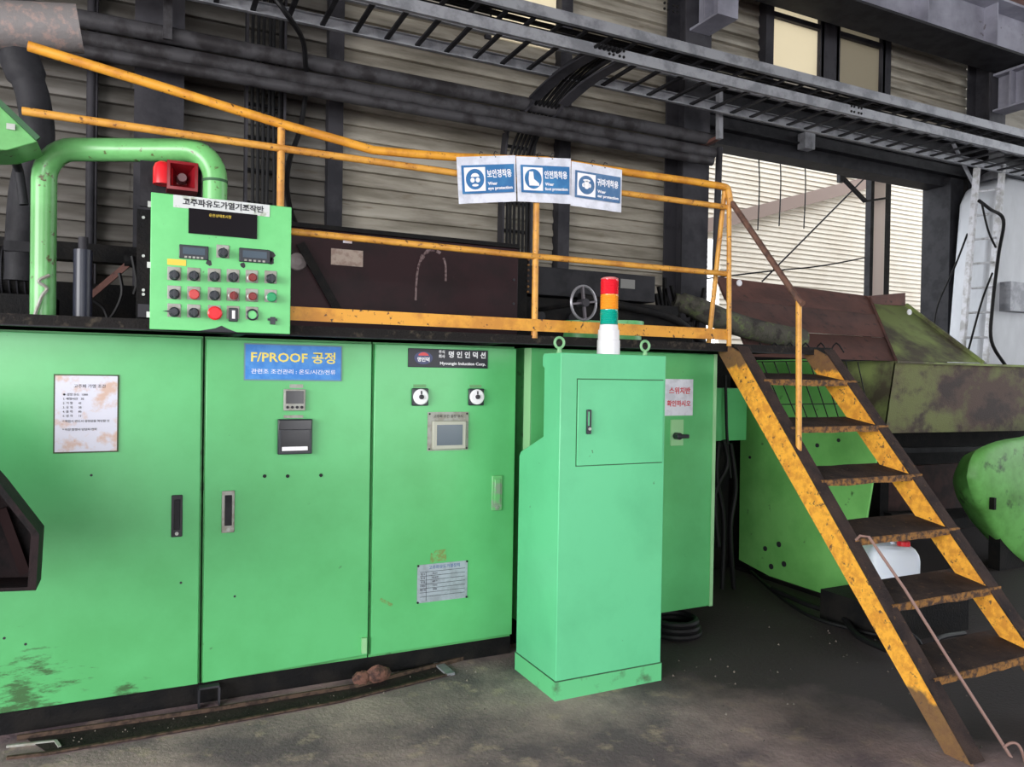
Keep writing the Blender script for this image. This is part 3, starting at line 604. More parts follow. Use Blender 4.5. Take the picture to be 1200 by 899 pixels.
for i in range(7):
    z = Z1-i*RISE; y = Y1-i*RUN
    if z < .05: break
    t = MB(); n_ = 7; x0, x1 = skx(z)+.05, XL+WS+.035; d = .24
    vs = []
    for k2 in range(n_+1):
        x = x0+(x1-x0)*k2/n_; w = random.uniform(-.004, .004)
        vs += [(x, y+.0+random.uniform(-.004, .004), z-.03+w), (x, y, z+w), (x, y+d, z+.04+w*.5), (x, y+d, z+.028)]
    fs = []
    for k2 in range(n_):
        q = k2*4; fs += [(q, q+4, q+5, q+1), (q+1, q+5, q+6, q+2), (q+2, q+6, q+7, q+3), (q+3, q+7, q+4, q)]
    t.add(vs, fs); t.add([vs[0], vs[1], vs[2], vs[3]], [(0, 1, 2, 3)]); t.add(vs[-4:], [(3, 2, 1, 0)])
    tr = t.build('tread', GRIME, st)
    l = MB(); vs = []
    for k2 in range(13):
        x = x0+(x1-x0)*k2/12; vs += [(x, y-.006, z-.03-random.uniform(0, .008)), (x, y-.007, z+random.uniform(-.003, .002)), (x, y+.0, z+.002), (x, y+.0, z-.03)]
    fs = []
    for k2 in range(12): q = k2*4; fs += [(q, q+4, q+5, q+1), (q+1, q+5, q+6, q+2), (q+2, q+6, q+7, q+3), (q+3, q+7, q+4, q)]
    l.add(vs, fs); l.build('nosing', LIP, tr)
# stair handrail
hr = thing('stair_handrail', (3.2, 3.0, 1.2), 'rusty brown sloping stair handrail on one yellow post', 'handrail')
pT = at(857, 238, X=XL+.02); pB = at(936, 352, X=XL+.02)
MB().tube([at(858, 238, Y=YR-.03), pB+V((0, .0, 0)), at(941, 356, X=XL+.02)], .017, 12).build('rail', mat('rail_rust', srgb(110, 80, 68), srgb(80, 60, 54), 20, rough=.6), hr)
pb2 = at(936, 538, X=XL+.02); MB().cyl(pb2, pB, .0165, n=12).build('post', RAILY, hr)

# safety signs hung on top rail
def plate_sign(name, pxs, la, kind, bl, l1, l2, l2b):
    (ax, ay), (bx, by), (cx2, cy2), (dx, dy) = pxs   # tl, tr, br, bl
    Y = YR-.028; A, B, D2, D1 = (at(x, y, Y=Y) for x, y in pxs)
    n = thing(name, (A+B)/2, la, 'sign', 'safety signs on the top rail')
    x = (B-A); u = (A-D1); nn = x.cross(u).normalized(); mid = (A+D2)/2
    def Q(s, t, e=0.0): return A + (B-A)*s + ((D1-A)*(1-s)+(D2-B)*s)*t + nn*e
    q = MB(); N_ = 6
    top = [Q(i/N_, 0) for i in range(N_+1)]; bo = [Q(i/N_, 1, .004*math.sin(i*2.1)) for i in range(N_+1)]
    q.prism(top+bo[::-1], nn*-.003); q.build('sheet', SHEET, n)
    def rect(nm, s0, t0, s1, t1, e, mm): return MB().prism([Q(s0, t0, e), Q(s1, t0, e), Q(s1, t1, e), Q(s0, t1, e)], nn*.0008).build(nm, mm, n)
    rect('border', .06, .19, .96, .80, .006, bl); rect('field', .085, .215, .94, .775, .0072, bl); rect('icon_field', .10, .24, .455, .75, .0084, INKW)
    def circ(c, r, e, mm, nm, k=28, sx=1, sy=1, t0=0, t1=2*math.pi):
        asp = x.length/u.length
        pts = [Q(c[0]+r*sx*math.cos(t0+(t1-t0)*i/k), c[1]-r*sy*asp*math.sin(t0+(t1-t0)*i/k), e) for i in range(k+(0 if t1-t0 > 6.2 else 1))]
        return MB().prism(pts, nn*.0008).build(nm, mm, n)
    c = (.277, .495)
    circ(c, .155, .0096, bl, 'icon_disc')
    e = .0108
    if kind == 'eye':
        circ((c[0], c[1]-.05), .07, e, INKW, 'icon_head', sx=1, sy=.8, t0=0, t1=math.pi)
        circ((c[0]-.045, c[1]+.02), .036, e, INKW, 'icon_lens'); circ((c[0]+.045, c[1]+.02), .036, e, INKW, 'icon_lens')
        circ((c[0], c[1]+.13), .055, e, INKW, 'icon_chin', sy=.35)
    elif kind == 'boot':
        MB().prism([Q(c[0]+a_, c[1]+b_, e) for a_, b_ in ((-.07, -.16), (0, -.16), (.01, .0), (.07, .06), (.105, .1), (.105, .15), (-.075, .15), (-.085, .0))], nn*.0008).build('icon_boot', INKW, n)
    else:
        circ((c[0], c[1]), .055, e, INKW, 'icon_head', sy=1.25); circ((c[0]-.065, c[1]+.01), .022, e, INKW, 'icon_muff', sy=1.5); circ((c[0]+.065, c[1]+.01), .022, e, INKW, 'icon_muff', sy=1.5)
        circ((c[0], c[1]-.1), .07, e, INKW, 'icon_band', sy=.3)
    xd = x.normalized(); ud = (u - xd*u.dot(xd)).normalized(); Wd = x.length
    text(l1, 'lettering', INKW, n, Q(.70, .40, .009), .040*Wd/.3, xd, ud, width=Wd*.42, bold=.001)
    text(l2, 'lettering', INKW, n, Q(.50, .60, .009), .022, xd, ud, align='LEFT', bold=.0006); text(l2b, 'lettering', INKW, n, Q(.71, .70, .009), .022, xd, ud, width=Wd*.42, bold=.0006)
    for s in (.4, .65): MB().tube([Q(s, .03, .004), Q(s, -.05, -.02), Q(s, -.1, .0), Q(s, -.05, .025)], .0025, 6).build('wire_tie', INK, n)
plate_sign('eye_protection_sign', [(535, 184), (604, 182), (605, 236), (538, 239)], 'leftmost blue and white sign showing a head with goggles', 'eye', BLUE, '보안경착용', 'Wear', 'eye protection')
plate_sign('foot_protection_sign', [(605, 183), (669, 186), (669, 239), (607, 236)], 'middle blue and white sign showing a safety boot', 'boot', BLUE, '안전화착용', 'Wear', 'foot protection')
plate_sign('ear_protection_sign', [(670, 189), (729, 199), (728, 249), (669, 241)], 'rightmost faded blue sign on the top rail, hanging askew', 'ear', BLUE3, '귀마개착용', 'Wear', 'ear protection')

# ================================================================== CONSOLE
YF = 3.24
xa, xb = 1.845, 2.48; YB = 3.68; YU = 3.41
cs = thing('control_console', (2.16, 3.45, 0), 'tall mint green free-standing console in front of the cabinets', 'console')
pr = [(YF, .0), (YB, .0), (YB, 1.165), (YB-.02, 1.19), (YU, 1.29), (YU, 1.64), (YU+.02, 1.65), (YU+.02, 1.70), (YU+.005, 1.715), (YF, 1.715)]
MB().prism([(xa, y, z) for y, z in pr], (xb-xa, 0, 0)).build('console_body', MINT, cs, .004)
MB().box(xa-.004, xb+.004, YF-.004, YB+.004, 0, .095).build('plinth', mat('mint_dirty', srgb(100, 196, 134), srgb(80, 120, 84), 9, .55, .7, rough=.45), cs)
MB().box(xa-.0042, xb+.0042, YF-.0045, YB, .092, .097).build('plinth_joint', mat('joint', srgb(50, 90, 60), rough=.7), cs)
a = at(676, 444, Y=YF); b = at(775.5, 542, Y=YF)
MB().box(a.x, b.x, YF-.0015, YF+.001, b.z-.002, a.z+.002).build('door_gap', mat('joint', (0, 0, 0, 1)), cs)
dr = MB().box(a.x+.004, b.x-.003, YF-.009, YF-.001, b.z+.003, a.z-.003).build('door', MINT, cs, .002)
a = at(688, 494, Y=YF)
hd = MB().box(a.x-.012, a.x+.012, YF-.024, YF-.008, a.z-.062, a.z+.06).build('latch', KNOB, dr, .003)
MB().cyl((a.x, YF-.023, a.z-.035), (a.x, YF-.03, a.z-.035), .008, n=12).build('keyhole', CHR, hd)
MB().box(a.x-.008, a.x-.003, YF-.028, YF-.023, a.z-.02, a.z+.05).build('latch_lever', mat('mint_paint', (0,)*4), hd)
for px in (655.5, 756):
    p = at(px, 405, Y=YF+.04)
    MB().tube(arc((p.x, YF+.04, 1.765), (1, 0, 0), (0, 0, 1), .026, 0, 2*math.pi*.999, 18), .007, 8).cyl((p.x, YF+.04, 1.714), (p.x, YF+.04, 1.742), .014, .008).build('lifting_eye', mat('eye_green', srgb(130, 185, 135), rough=.4), cs)
# stack light
p = at(713, 411, Y=YF+.09); lx, ly = p.x, YF+.09
sl_ = thing('stack_light', (lx, ly, 1.715), 'red amber and green stack light on white base atop the console', 'signal light')
k2 = 3.55/890*1.10
MB().lathe((lx, ly, 1.715), (0, 0, 1), [(0, .060), (.075, .059), (.077, .056), (.128, .055), (.130, .05), (.155, .047)]).build('base', WHITE, sl_)
zz = 1.871
for nm, mm in (('green_lens', TEAL), ('amber_lens', AMBL), ('red_lens', REDL)):
    pf_ = [(0, .045)]
    for j in range(8): pf_ += [(.004+j*.009, .0475), (.007+j*.009, .0455)]
    pf_ += [(.077, .046)]
    MB().lathe((lx, ly, zz), (0, 0, 1), pf_).build(nm, mm, sl_); zz += .078
MB().lathe((lx, ly, zz), (0, 0, 1), [(0, .047), (.006, .044), (.011, .033)]).build('cap', mat('red_cap', srgb(228, 140, 140), rough=.3), sl_)

# ================================================================== PENDANT CONTROL BOX
YP = 3.48
a = at(177, 225, Y=YP); d = at(340, 391, Y=YP)
xl, xr_ = a.x, d.x; zt = a.z; zb_ = d.z-.003
pn = thing('pendant_control_box', ((xl+xr_)/2, YP+.1, zb_), 'square green push-button control box hanging from the green arch pipe', 'control panel')
MB().box(xl+.01, xr_-.01, YP+.012, YP+.088, zb_+.012, zt-.005).build('housing', DARK, pn)
MB().box(xl, xr_, YP, YP+.012, zb_, zt).build('front_plate', PANEL, pn, .003)
def pp(px, py): return at(px, py, Y=YP)
def prect(nm, mm, x0, y0, x1, y1, dep, par=pn, bev=0):
    a = pp(x0, y0); b = pp(x1, y1); a.z = pp((x0+x1)/2, y0).z; b.z = pp((x0+x1)/2, y1).z
    return MB().box(a.x, b.x, YP-dep, YP+.001, b.z, a.z).build(nm, mm, par, bev)
a = pp(203, 236); b = pp(316, 247); zc_ = pp(260, 241.5).z
MB().box(a.x, b.x, YP-.003, YP-.0002, zc_-.026, zc_+.026).build('title_strip', mat('strip_white', srgb(200, 205, 205), srgb(160, 170, 150), 30, .55, .65, rough=.6), pn)
text('고주파유도가열기조작반', 'title_lettering', INK, pn, ((a.x+b.x)/2+.005, YP-.0042, zc_), .032, width=(b.x-a.x)*.84, bold=.0008)
ds = prect('display', GLASSB, 221, 248, 301, 277, .006)
p = pp(258, 254); text('운전상태표시창', 'display_lettering', YSTK, ds, (p.x, YP-.0072, p.z), .014)
for (x0, y0, x1, y1) in ((210, 288, 244, 304), (280, 292, 316, 308)):
    mt = prect('panel_meter', KNOB, x0, y0, x1, y1, .014, bev=.003)
    a = pp(x0+4, y0+3); b = pp(x1-4, y1-5); a.z = pp((x0+x1)/2, y0+3).z; b.z = pp((x0+x1)/2, y1-5).z; MB().box(a.x, b.x, YP-.0165, YP-.013, b.z, a.z).build('meter_window', SCREEN, mt)
    for j in range(5):
        c = a.x+.012+j*(b.x-a.x-.024)/4; MB().box(c-.005, c+.005, YP-.016, YP-.0135, b.z-.016, b.z-.008).build('meter_key', GREY, mt)
prect('danger_sticker', YSTK, 196, 304, 218, 311, .002)
xsb = [204, 227, 251, 273, 295, 317]
rows = [(323, ['k']*4+['d', 'k']), (345, ['k', 'r', 'k', 'p', 'd', 'g']), (366, ['s', 'k', 'e', 'w', 'o', None])]
def button(px, py, kd):
    p = pp(px, py); x, z = p.x, p.z
    pl = MB().box(x-.026, x+.026, YP-.004, YP-.0002, z-.02, z+.036).build('button_plate', GREY, pn, .002)
    if kd == 'w':
        MB().box(x-.018, x+.018, YP-.02, YP-.004, z-.032, z+.026).build('rocker', KNOB, pl, .003); MB().box(x-.006, x+.006, YP-.024, YP-.02, z-.02, z+.015).build('rocker_mark', INKW, pl); return
    r = {'e': .029, 'r': .021, 'g': .021}.get(kd, .0175)
    MB().lathe((x, YP-.004, z), (0, -1, 0), [(0, .021), (.01, .021), (.012, .018)], 20).build('bezel', PANEL if kd == 'o' else CHR if kd in 'rgdp' else KNOB, pl)
    mm = {'k': KNOB, 'd': DRED, 'r': mat('worn_red', srgb(190, 64, 64), rough=.4), 'g': GBTN, 'e': RED, 'p': DRED, 's': KNOB, 'o': PANEL}[kd]
    if kd == 'o': MB().tube(arc((x, YP-.018, z), (1, 0, 0), (0, 0, 1), .022, 0, 6.28, 18), .004, 6).build('ring', KNOB, pl); return
    MB().lathe((x, YP-.014, z), (0, -1, 0), [(0, r*.85), (.012, r*.85), (.014, r), (.024, r), (.028, r*.8)], 20).build('button_cap', mm, pl)
    if kd in 'kp': MB().box(x-.004, x+.004, YP-.05, YP-.038, z-.018, z+.018).build('knob_grip', mm, pl)
    if kd == 's': MB().prism([(x+.01, YP-.042, z-.01), (x+.01, YP-.042, z+.01), (x-.045, YP-.042, z)], (0, -.008, 0)).build('knob_grip', mm, pl)
for py, ks in rows:
    for px, kd in zip(xsb, ks):
        if kd: button(px, py+(px-204)*.035, kd)
button(261, 297, 'k')
p = pp(319, 375); MB().box(p.x-.01, p.x+.01, YP-.02, YP-.0002, p.z-.02, p.z+.012).build('toggle_switch', KNOB, pn); MB().box(p.x-.02, p.x+.02, YP-.008, YP-.0002, p.z-.004, p.z+.006).build('toggle_base', KNOB, pn)
for (px, py, s) in ((316, 299, .028), (317, 306, .02), (245, 308, .014), (285, 311, .014)):
    p = pp(px, py); MB().prism([(p.x+s*math.cos(t)*random.uniform(.6, 1.1), YP-.0005, p.z+s*math.sin(t)*random.uniform(.6, 1.1)) for t in [i*.7 for i in range(9)]], (0, -.0006, 0)).build('chipped_paint', STEEL, pn)
p = pp(258, 388); MB().prism([(p.x-.09, YP-.0008, zb_-.001), (p.x+.07, YP-.0008, zb_-.001), (p.x+.03, YP-.0008, zb_+.014), (p.x+.005, YP-.0008, zb_+.026), (p.x-.02, YP-.0008, zb_+.014)], (0, -.0006, 0)).build('chipped_paint', INK, pn)
for z in (zt-.05, zt-.3, zb_+.06): MB().box(xl-.012, xl+.004, YP+.002, YP+.03, z-.012, z+.012).build('hinge', CHR, pn)
# siren behind
sr = thing('red_siren', at(205, 220, Y=3.7), 'red horn siren and beacon peeking above the control box', 'siren')
p = at(214, 206, Y=3.62)
hz = .062
m = MB()
outer_ = [(p.x-hz, p.y, p.z-hz), (p.x+hz, p.y, p.z-hz), (p.x+hz, p.y, p.z+hz), (p.x-hz, p.y, p.z+hz)]
inn = [(p.x-hz*.8, p.y-.002, p.z-hz*.8), (p.x+hz*.8, p.y-.002, p.z-hz*.8), (p.x+hz*.8, p.y-.002, p.z+hz*.8), (p.x-hz*.8, p.y-.002, p.z+hz*.8)]
bk = [(p.x-.02, p.y+.09, p.z-.02), (p.x+.02, p.y+.09, p.z-.02), (p.x+.02, p.y+.09, p.z+.02), (p.x-.02, p.y+.09, p.z+.02)]
m.add(outer_+inn+bk, [(0, 1, 5, 4), (1, 2, 6, 5), (2, 3, 7, 6), (3, 0, 4, 7), (4, 5, 9, 8), (5, 6, 10, 9), (6, 7, 11, 10), (7, 4, 8, 11), (8, 9, 10, 11)])
m.add(outer_+[(q[0], q[1]+.11, q[2]) for q in outer_], [(0, 4, 5, 1), (1, 5, 6, 2), (2, 6, 7, 3), (3, 7, 4, 0), (4, 7, 6, 5)])
m.build('horn', mat('dark_red', srgb(128, 18, 28), rough=.35), sr)
MB().cyl((p.x, p.y+.03, p.z), (p.x, p.y+.08, p.z), .018, .022).build('horn_cone', mat('horn_grey', srgb(110, 80, 84), rough=.4), sr)
p2 = at(191, 203, Y=3.66); MB().lathe((p2.x, p2.y, p2.z-.05), (0, 0, 1), [(0, .04), (.07, .04), (.09, .032), (.1, .015)]).build('beacon', RED, sr)
MB().box(p2.x-.09, p2.x+.16, 3.72, 3.74, p2.z-.14, p2.z+.06).build('bracket', DARK, sr)
# arch pipe
zp_ = 2.575; A0 = V((-.40, 3.98, 1.81)); E0 = V((-.40, 3.98, zp_)); Ed = V((.285, 3.62, zp_)); dirx = (Ed-E0).normalized(); rb = .13
path = [A0, E0-V((0, 0, rb))] + [E0 + dirx*rb - V((0, 0, rb)) + (-dirx*math.cos(t)+V((0, 0, 1))*math.sin(t))*rb for t in [i*math.pi/2/8 for i in range(1, 9)]]
path += [Ed-dirx*rb] + [Ed - dirx*rb - V((0, 0, rb)) + (dirx*math.sin(t)+V((0, 0, 1))*math.cos(t))*rb for t in [i*math.pi/2/8 for i in range(1, 9)]]
path += [V((Ed.x, Ed.y, zt-.004))]
ap = thing('green_arch_pipe', A0, 'thick green pipe arching over to carry the control box', 'pipe')
MB().tube(path, .051, 22).build('pipe', PIPEG, ap)
MB().cyl((Ed.x, Ed.y, zt+.10), (Ed.x, Ed.y, zt+.112), .053, n=22).build('weld_bead', mat('joint', (0, 0, 0, 1)), ap)
MB().cyl((Ed.x, Ed.y, zt-.002), (Ed.x, Ed.y, zt+.02), .062, .055, n=22).build('swivel_flange', PIPEG, ap)
MB().cyl(A0, A0+V((0, 0, .012)), .09, n=22).build('base_flange', DARK, ap)
MB().tube(spline([A0+V((-.03, -.06, .0)), A0+V((0, -.065, .1)), A0+V((.02, -.06, .14)), A0+V((-.01, -.07, .17)), A0+V((.03, -.06, .2))]), .008, 6).build('tied_rag', GREY, ap)

# ================================================================== MACHINERY ON THE PLATFORM
b = thing('maroon_machine_casing', (1.3, 4.6, 1.81), 'long dark maroon steel casing behind the railing', 'machine casing')
cx1 = at(607, 330, Y=4.3).x; cz1 = at(600, 291, Y=4.3).z
MB().box(.12, cx1, 4.3, 4.9, 1.81, cz1).build('casing', MAROON, b, .004)
MB().box(.12, cx1, 4.28, 4.92, cz1, cz1+.025).build('top_edge', BLACK, b)
a = at(388, 291, Y=4.3); c = at(425, 313, Y=4.3)
MB().box(a.x, c.x, 4.296, 4.3, c.z, a.z).build('torn_label', mat('tan_label', srgb(176, 160, 148), srgb(150, 130, 120), 30, rough=.8), b)
a = at(402, 283, Y=4.3); MB().box(a.x, a.x+.05, 4.296, 4.3, a.z-.008, a.z+.008).build('label_scrap', PAPER, b)
m = MB()
arcp = [at(487, 352, Y=4.297), at(488, 330, Y=4.297), at(491, 310, Y=4.297), at(498, 297, Y=4.297), at(507, 293, Y=4.297), at(516, 297, Y=4.297), at(522, 310, Y=4.297), at(522, 334, Y=4.297)]
arcp = spline(arcp, 4)
for a, c in zip(arcp[:-1], arcp[1:]):
    if random.random() < .85: m.bar(a, c, .003, random.uniform(.01, .03) if 8 < arcp.index(a) < 22 else .012, ref=(0, 0, 1))
m.build('chalk_mark', mat('chalk', srgb(130, 112, 112), srgb(80, 60, 62), 50, rough=.9), b)
for z in (1.9, 2.05, 2.2): MB().cyl((cx1-.03, 4.3, z), (cx1-.03, 4.292, z), .008, n=8).build('bolt', STEEL, b)
MB().bar(at(352, 285, Y=4.28), at(397, 366, Y=4.28), .02, .045).build('stay_bar', BLACK, b)
p = at(350, 306, Y=4.27); MB().lathe((p.x, 4.3, p.z), (0, -1, 0), [(0, .05), (.01, .045), (.02, .02)]).build('round_boss', mat('boss', srgb(120, 112, 112), rough=.6), b)
# second dark machine to the right
b2 = thing('furnace_feeder', (2.9, 4.8, 1.81), 'black grimy feeder machine behind the handwheel', 'machine')
xa2 = at(613, 330, Y=4.5).x; xb2 = at(800, 350, Y=4.5).x
za = at(700, 318, Y=4.5).z; zm = at(700, 350, Y=4.5).z
MB().box(xa2, xb2-.25, 4.5, 5.0, zm, za).build('upper_casing', DARK, b2, .005)
MB().box(xa2, xb2, 4.55, 5.1, 1.81, zm-.01).build('lower_casing', BLACK, b2, .005)
MB().box(cx1+.03, xa2-.02, 4.4, 4.9, 1.81, za+.06).build('end_column', BLACK, b2)
for i, x in enumerate((xa2+.15, xa2+.4, xa2+.75)): MB().cyl((x, 4.55, 2.0), (x, 4.52, 2.0), .035).build('bearing_cap', DARK, b2)
for i in range(7): MB().cyl((cx1+.12, 4.4, za+.02-i*.035), (cx1+.12, 4.39, za+.02-i*.035), .008, n=8).build('bolt', LIP, b2)
a = at(728, 330, Y=4.49); MB().box(a.x, a.x+.12, 4.494, 4.5, a.z-.045, a.z+.02).build('spec_label', mat('grey_label', srgb(120, 120, 118), rough=.6), b2)
MB().tube(spline([(xb2-.9, 4.48, zm), (xb2-.5, 4.46, zm-.05), (xb2-.1, 4.46, zm-.12), (xb2+.2, 4.5, 1.86)]), .03, 10).build('hose', BLACK, b2)
MB().box(xb2+.02, xb2+.35, 4.8, 5.2, 1.81, 2.05).build('gear_box', BLACK, b2, .01)
m = MB()
for i in range(9):
    x = random.uniform(xb2-.1, xb2+.5); m.bar((x, 4.9, 1.9+random.random()*.2), (x+random.uniform(-.1, .1), 4.9, 2.2+random.random()*.22), .03, .02)
m.build('frame_bars', BLACK, b2)
# green flanged drum pieces behind toe board
for px0, px1, la in ((674, 718, 'left green flanged drum half hidden by the toe board'), (722, 765, 'right green flanged drum half hidden by the toe board')):
    p0 = at(px0, 378, Y=4.0); p1 = at(px1, 378, Y=4.0); r = (p1.x-p0.x)/2; cxx = (p0.x+p1.x)/2
    n = thing('flanged_drum', (cxx, 4.0+r, 1.81), la, 'drum', 'green flanged drums')
    MB().lathe((cxx, 4.0+r, 1.81), (0, 0, 1), [(0, r*.98), (.02, r*.98), (.021, r*.9), (.05, r*.9), (.06, r*.88), (.10, r*.88)]).build('drum_body', GREEND, n)
    MB().lathe((cxx, 4.0+r, p0.z-.005), (0, 0, 1), [(0, r), (.024, r), (.026, r*.9)]).build('drum_lid', GREEND, n)
# handwheel
p = at(684, 355, Y=3.95)
hw = thing('handwheel', (p.x, p.y, 1.9), 'grey four-spoke handwheel standing behind the toe board', 'handwheel')
R_ = .102; tl = math.radians(12)
MB().tube(arc(p, (math.cos(tl), math.sin(tl), 0), (0, 0, 1), R_, 0, 6.283, 32), .0085, 8, cap=False).build('rim', mat('wheel_grey', srgb(150, 150, 156), rough=.35, metal=.4), hw)
for i in range(4):
    t = math.radians(8+90*i); dv = V((math.cos(t)*math.cos(tl), math.cos(t)*math.sin(tl), math.sin(t)))
    MB().bar(p+dv*.02, p+dv*(R_-.004), .012, .022, ref=(0, 1, 0)).build('spoke', mat('spoke_grey', srgb(104, 100, 106), rough=.45, metal=.3), hw)
MB().cyl(p-V((0, .03, 0)), p+V((0, .05, 0)), .024, n=16).build('hub', STEEL, hw); MB().cyl(p+V((0, .03, 0)), p+V((0, .58, 0)), .014).build('shaft', BLACK, hw)
# black machinery left of the control box
lf = thing('hydraulic_unit', (-.1, 4.6, 1.81), 'black hydraulic machinery behind the green arch pipe', 'machine')
q = at(97, 340, Y=4.3); MB().cyl((q.x, 4.3, 1.81), (q.x, 4.3, at(97, 293, Y=4.3).z), .042).build('cylinder', mat('blue_black', srgb(44, 48, 62), rough=.35), lf)
MB().cyl((q.x, 4.3, at(97, 293, Y=4.3).z), (q.x, 4.3, at(97, 278, Y=4.3).z), .022).build('cylinder_rod', STEEL, lf)
zz1 = at(100, 285, Y=5.0).z
MB().box(-1.6, at(162, 300, Y=5.0).x, 5.0, 5.12, zz1-.1, zz1).build('cross_beam', BLACK, lf)
MB().box(-1.6, at(185, 300, Y=5.0).x+.1, 5.1, 5.3, 1.81, 2.1).build('frame', BLACK, lf)
q = at(24, 320, Y=4.6); MB().cyl((q.x-.2, 4.6, q.z), (q.x+.12, 4.6, q.z), .13).build('motor', BLACK, lf)
for i in range(8): MB().cyl((q.x-.17+i*.033, 4.6, q.z), (q.x-.163+i*.033, 4.6, q.z), .138).build('cooling_fin', DARK, lf)
MB().box(q.x-.25, q.x+.16, 4.45, 4.75, 1.81, q.z-.12).build('motor_base', BLACK, lf)
q = at(24, 290, Y=4.5); MB().box(q.x-.06, q.x+.1, 4.42, 4.55, q.z-.03, q.z+.02).build('terminal_box', DARK, lf)
MB().bar(at(105, 348, Y=4.6), at(152, 308, Y=4.6), .035, .03).build('lever', RUST, lf)
q = at(153, 305, Y=4.6); MB().cyl((q.x-.03, 4.6, q.z), (q.x+.04, 4.6, q.z), .04).build('pivot', BLACK, lf)
for pts in (((140, 320), (143, 345), (130, 372), (112, 378)), ((110, 352), (122, 362), (128, 380)), ((155, 300), (160, 330), (157, 345))):
    MB().tube(spline([at(x, y, Y=4.55) for x, y in pts]), .01, 6).build('hose', CABLE, lf)
a = at(162, 210, Y=3.9); c = at(186, 384, Y=3.9)
pb = thing('black_terminal_board', ((a.x+c.x)/2, 3.95, 1.81), 'tall black perforated board beside the control box', 'board')
MB().box(at(160, 300, Y=3.9).x, at(187, 300, Y=3.9).x, 3.9, 3.93, 1.81, at(165, 245, Y=3.9).z).build('board', BLACK, pb)
for y in (255, 300, 340, 345): q = at(168, y, Y=3.9); MB().cyl((q.x, 3.9, q.z), (q.x, 3.894, q.z), .007, n=8).build('screw', CHR, pb)
q = at(170, 365, Y=3.9); MB().box(q.x-.03, q.x+.05, 3.86, 3.9, q.z-.03, q.z+.03).build('clamp', STEEL, pb)
# green hood top left
p = [at(-30, 95, Y=3.7), at(0, 124, Y=3.7), at(44, 166, Y=3.7), at(30, 170, Y=3.7), at(8, 176, Y=3.7), at(-30, 176, Y=3.7)]
gh = thing('green_hood', p[3], 'small green tapered hood end at the far left edge', 'hood')
MB().prism(p, (0, .25, 0)).build('hood_body', PIPEG, gh, .004); q = at(13, 149, Y=3.7); MB().box(q.x-.015, q.x+.015, 3.69, 3.7, q.z-.012, q.z+.012).build('latch', CHR, gh)
MB().bar(at(-30, 92, Y=3.69), at(45, 163, Y=3.69), .02, .02).build('hood_rim', mat('joint', (0, 0, 0, 1)), gh)
tag(MB().tube([at(14, 176, Y=3.95), at(22, 200, Y=4.1), at(28, 240, Y=4.1)], .02, 10).build('hood_arm', DARK), 'dark bent support arm under the green hood', 'arm')

# dark scoop at lower left, near the camera
sc_ = thing('steel_scoop', at(0, 690, Y=2.95), 'dark rusty steel chute end jutting in at the left edge', 'chute')
pl = [at(-60, 500, Y=2.95), at(0, 567, Y=2.95), at(46, 626, Y=2.95), at(42, 692, Y=2.95), at(-60, 696, Y=2.95)]
zl = [V(p)-V((0, 0, 0)) for p in pl]
cen = V((pl[0].x-.15, 2.95, sum(q.z for q in pl)/5))
dy = V((0, .14, 0)); m = MB()
inn = [q + (cen-q)*.06 for q in zl]
n5 = 5
vs = zl+inn+[q+dy for q in inn]+[q+dy*1.05 for q in zl]
fs = []
for i in range(n5):
    j = (i+1) % n5
    fs += [(i, j, 5+j, 5+i), (5+i, 5+j, 10+j, 10+i), (i, 15+i, 15+j, j)]
fs += [(10, 11, 12, 13, 14), (15, 19, 18, 17, 16)]
m.add(vs, fs); m.build('chute_shell', mat('scoop', srgb(34, 24, 26), srgb(18, 16, 18), 12, rough=.7, spec=.2, bump=.3), sc_)
MB().bar(at(2, 596, Y=3.06), at(30, 672, Y=3.06), .02, .03).build('inner_rib', mat('scoop_rib', srgb(38, 26, 27), rough=.8, spec=.1), sc_)
MB().box(-3.0, pl[0].x, 2.98, 3.08, pl[4].z-.0, pl[0].z+.05).build('chute_trunk', BLACK, sc_)

# ================================================================== HOPPER, RIGHT
hp = thing('charging_hopper', (6.5, 5.0, 1.0), 'large rusty green charging hopper with sloping brown back', 'hopper')
YH = 4.6
A = at(1048, 423, Y=YH); Bq = at(1290, 426, Y=YH); A2 = at(1037, 497, Y=YH-.0); Bz = at(1200, 506, Y=YH).z
# front box face
zt_ = A.z
MB().prism([A, V((9.6, YH, zt_)), V((9.6, YH, Bz)), at(1024, 508, Y=YH), A2], (0, .03, 0)).build('front_plate', HOP, hp)
MB().prism([A+V((0, -.004, 0)), V((9.6, YH-.004, zt_)), V((9.6, YH-.004, zt_-.02)), A+V((0, -.004, -.02))], (0, -.03, 0)).build('front_rim', HOPB, hp)
sd = [A, V((A.x-.15, YH+1.1, zt_)), V((A.x-.25, YH+1.1, A2.z-.05)), A2]
MB().prism(sd, (.02, 0.0, 0)).build('side_plate', HOPB, hp)
MB().hexa([A+V((.02, .03, -.62)), V((9.6, YH+.03, zt_-.62)), V((9.6, YH+.9, zt_-.62)), A+V((.02, .9, -.62)), A+V((.02, .03, -.03)), V((9.6, YH+.03, zt_-.03)), V((9.6, YH+.9, zt_-.03)), A+V((.02, .9, -.03))]).build('hopper_body', BLACK, hp)
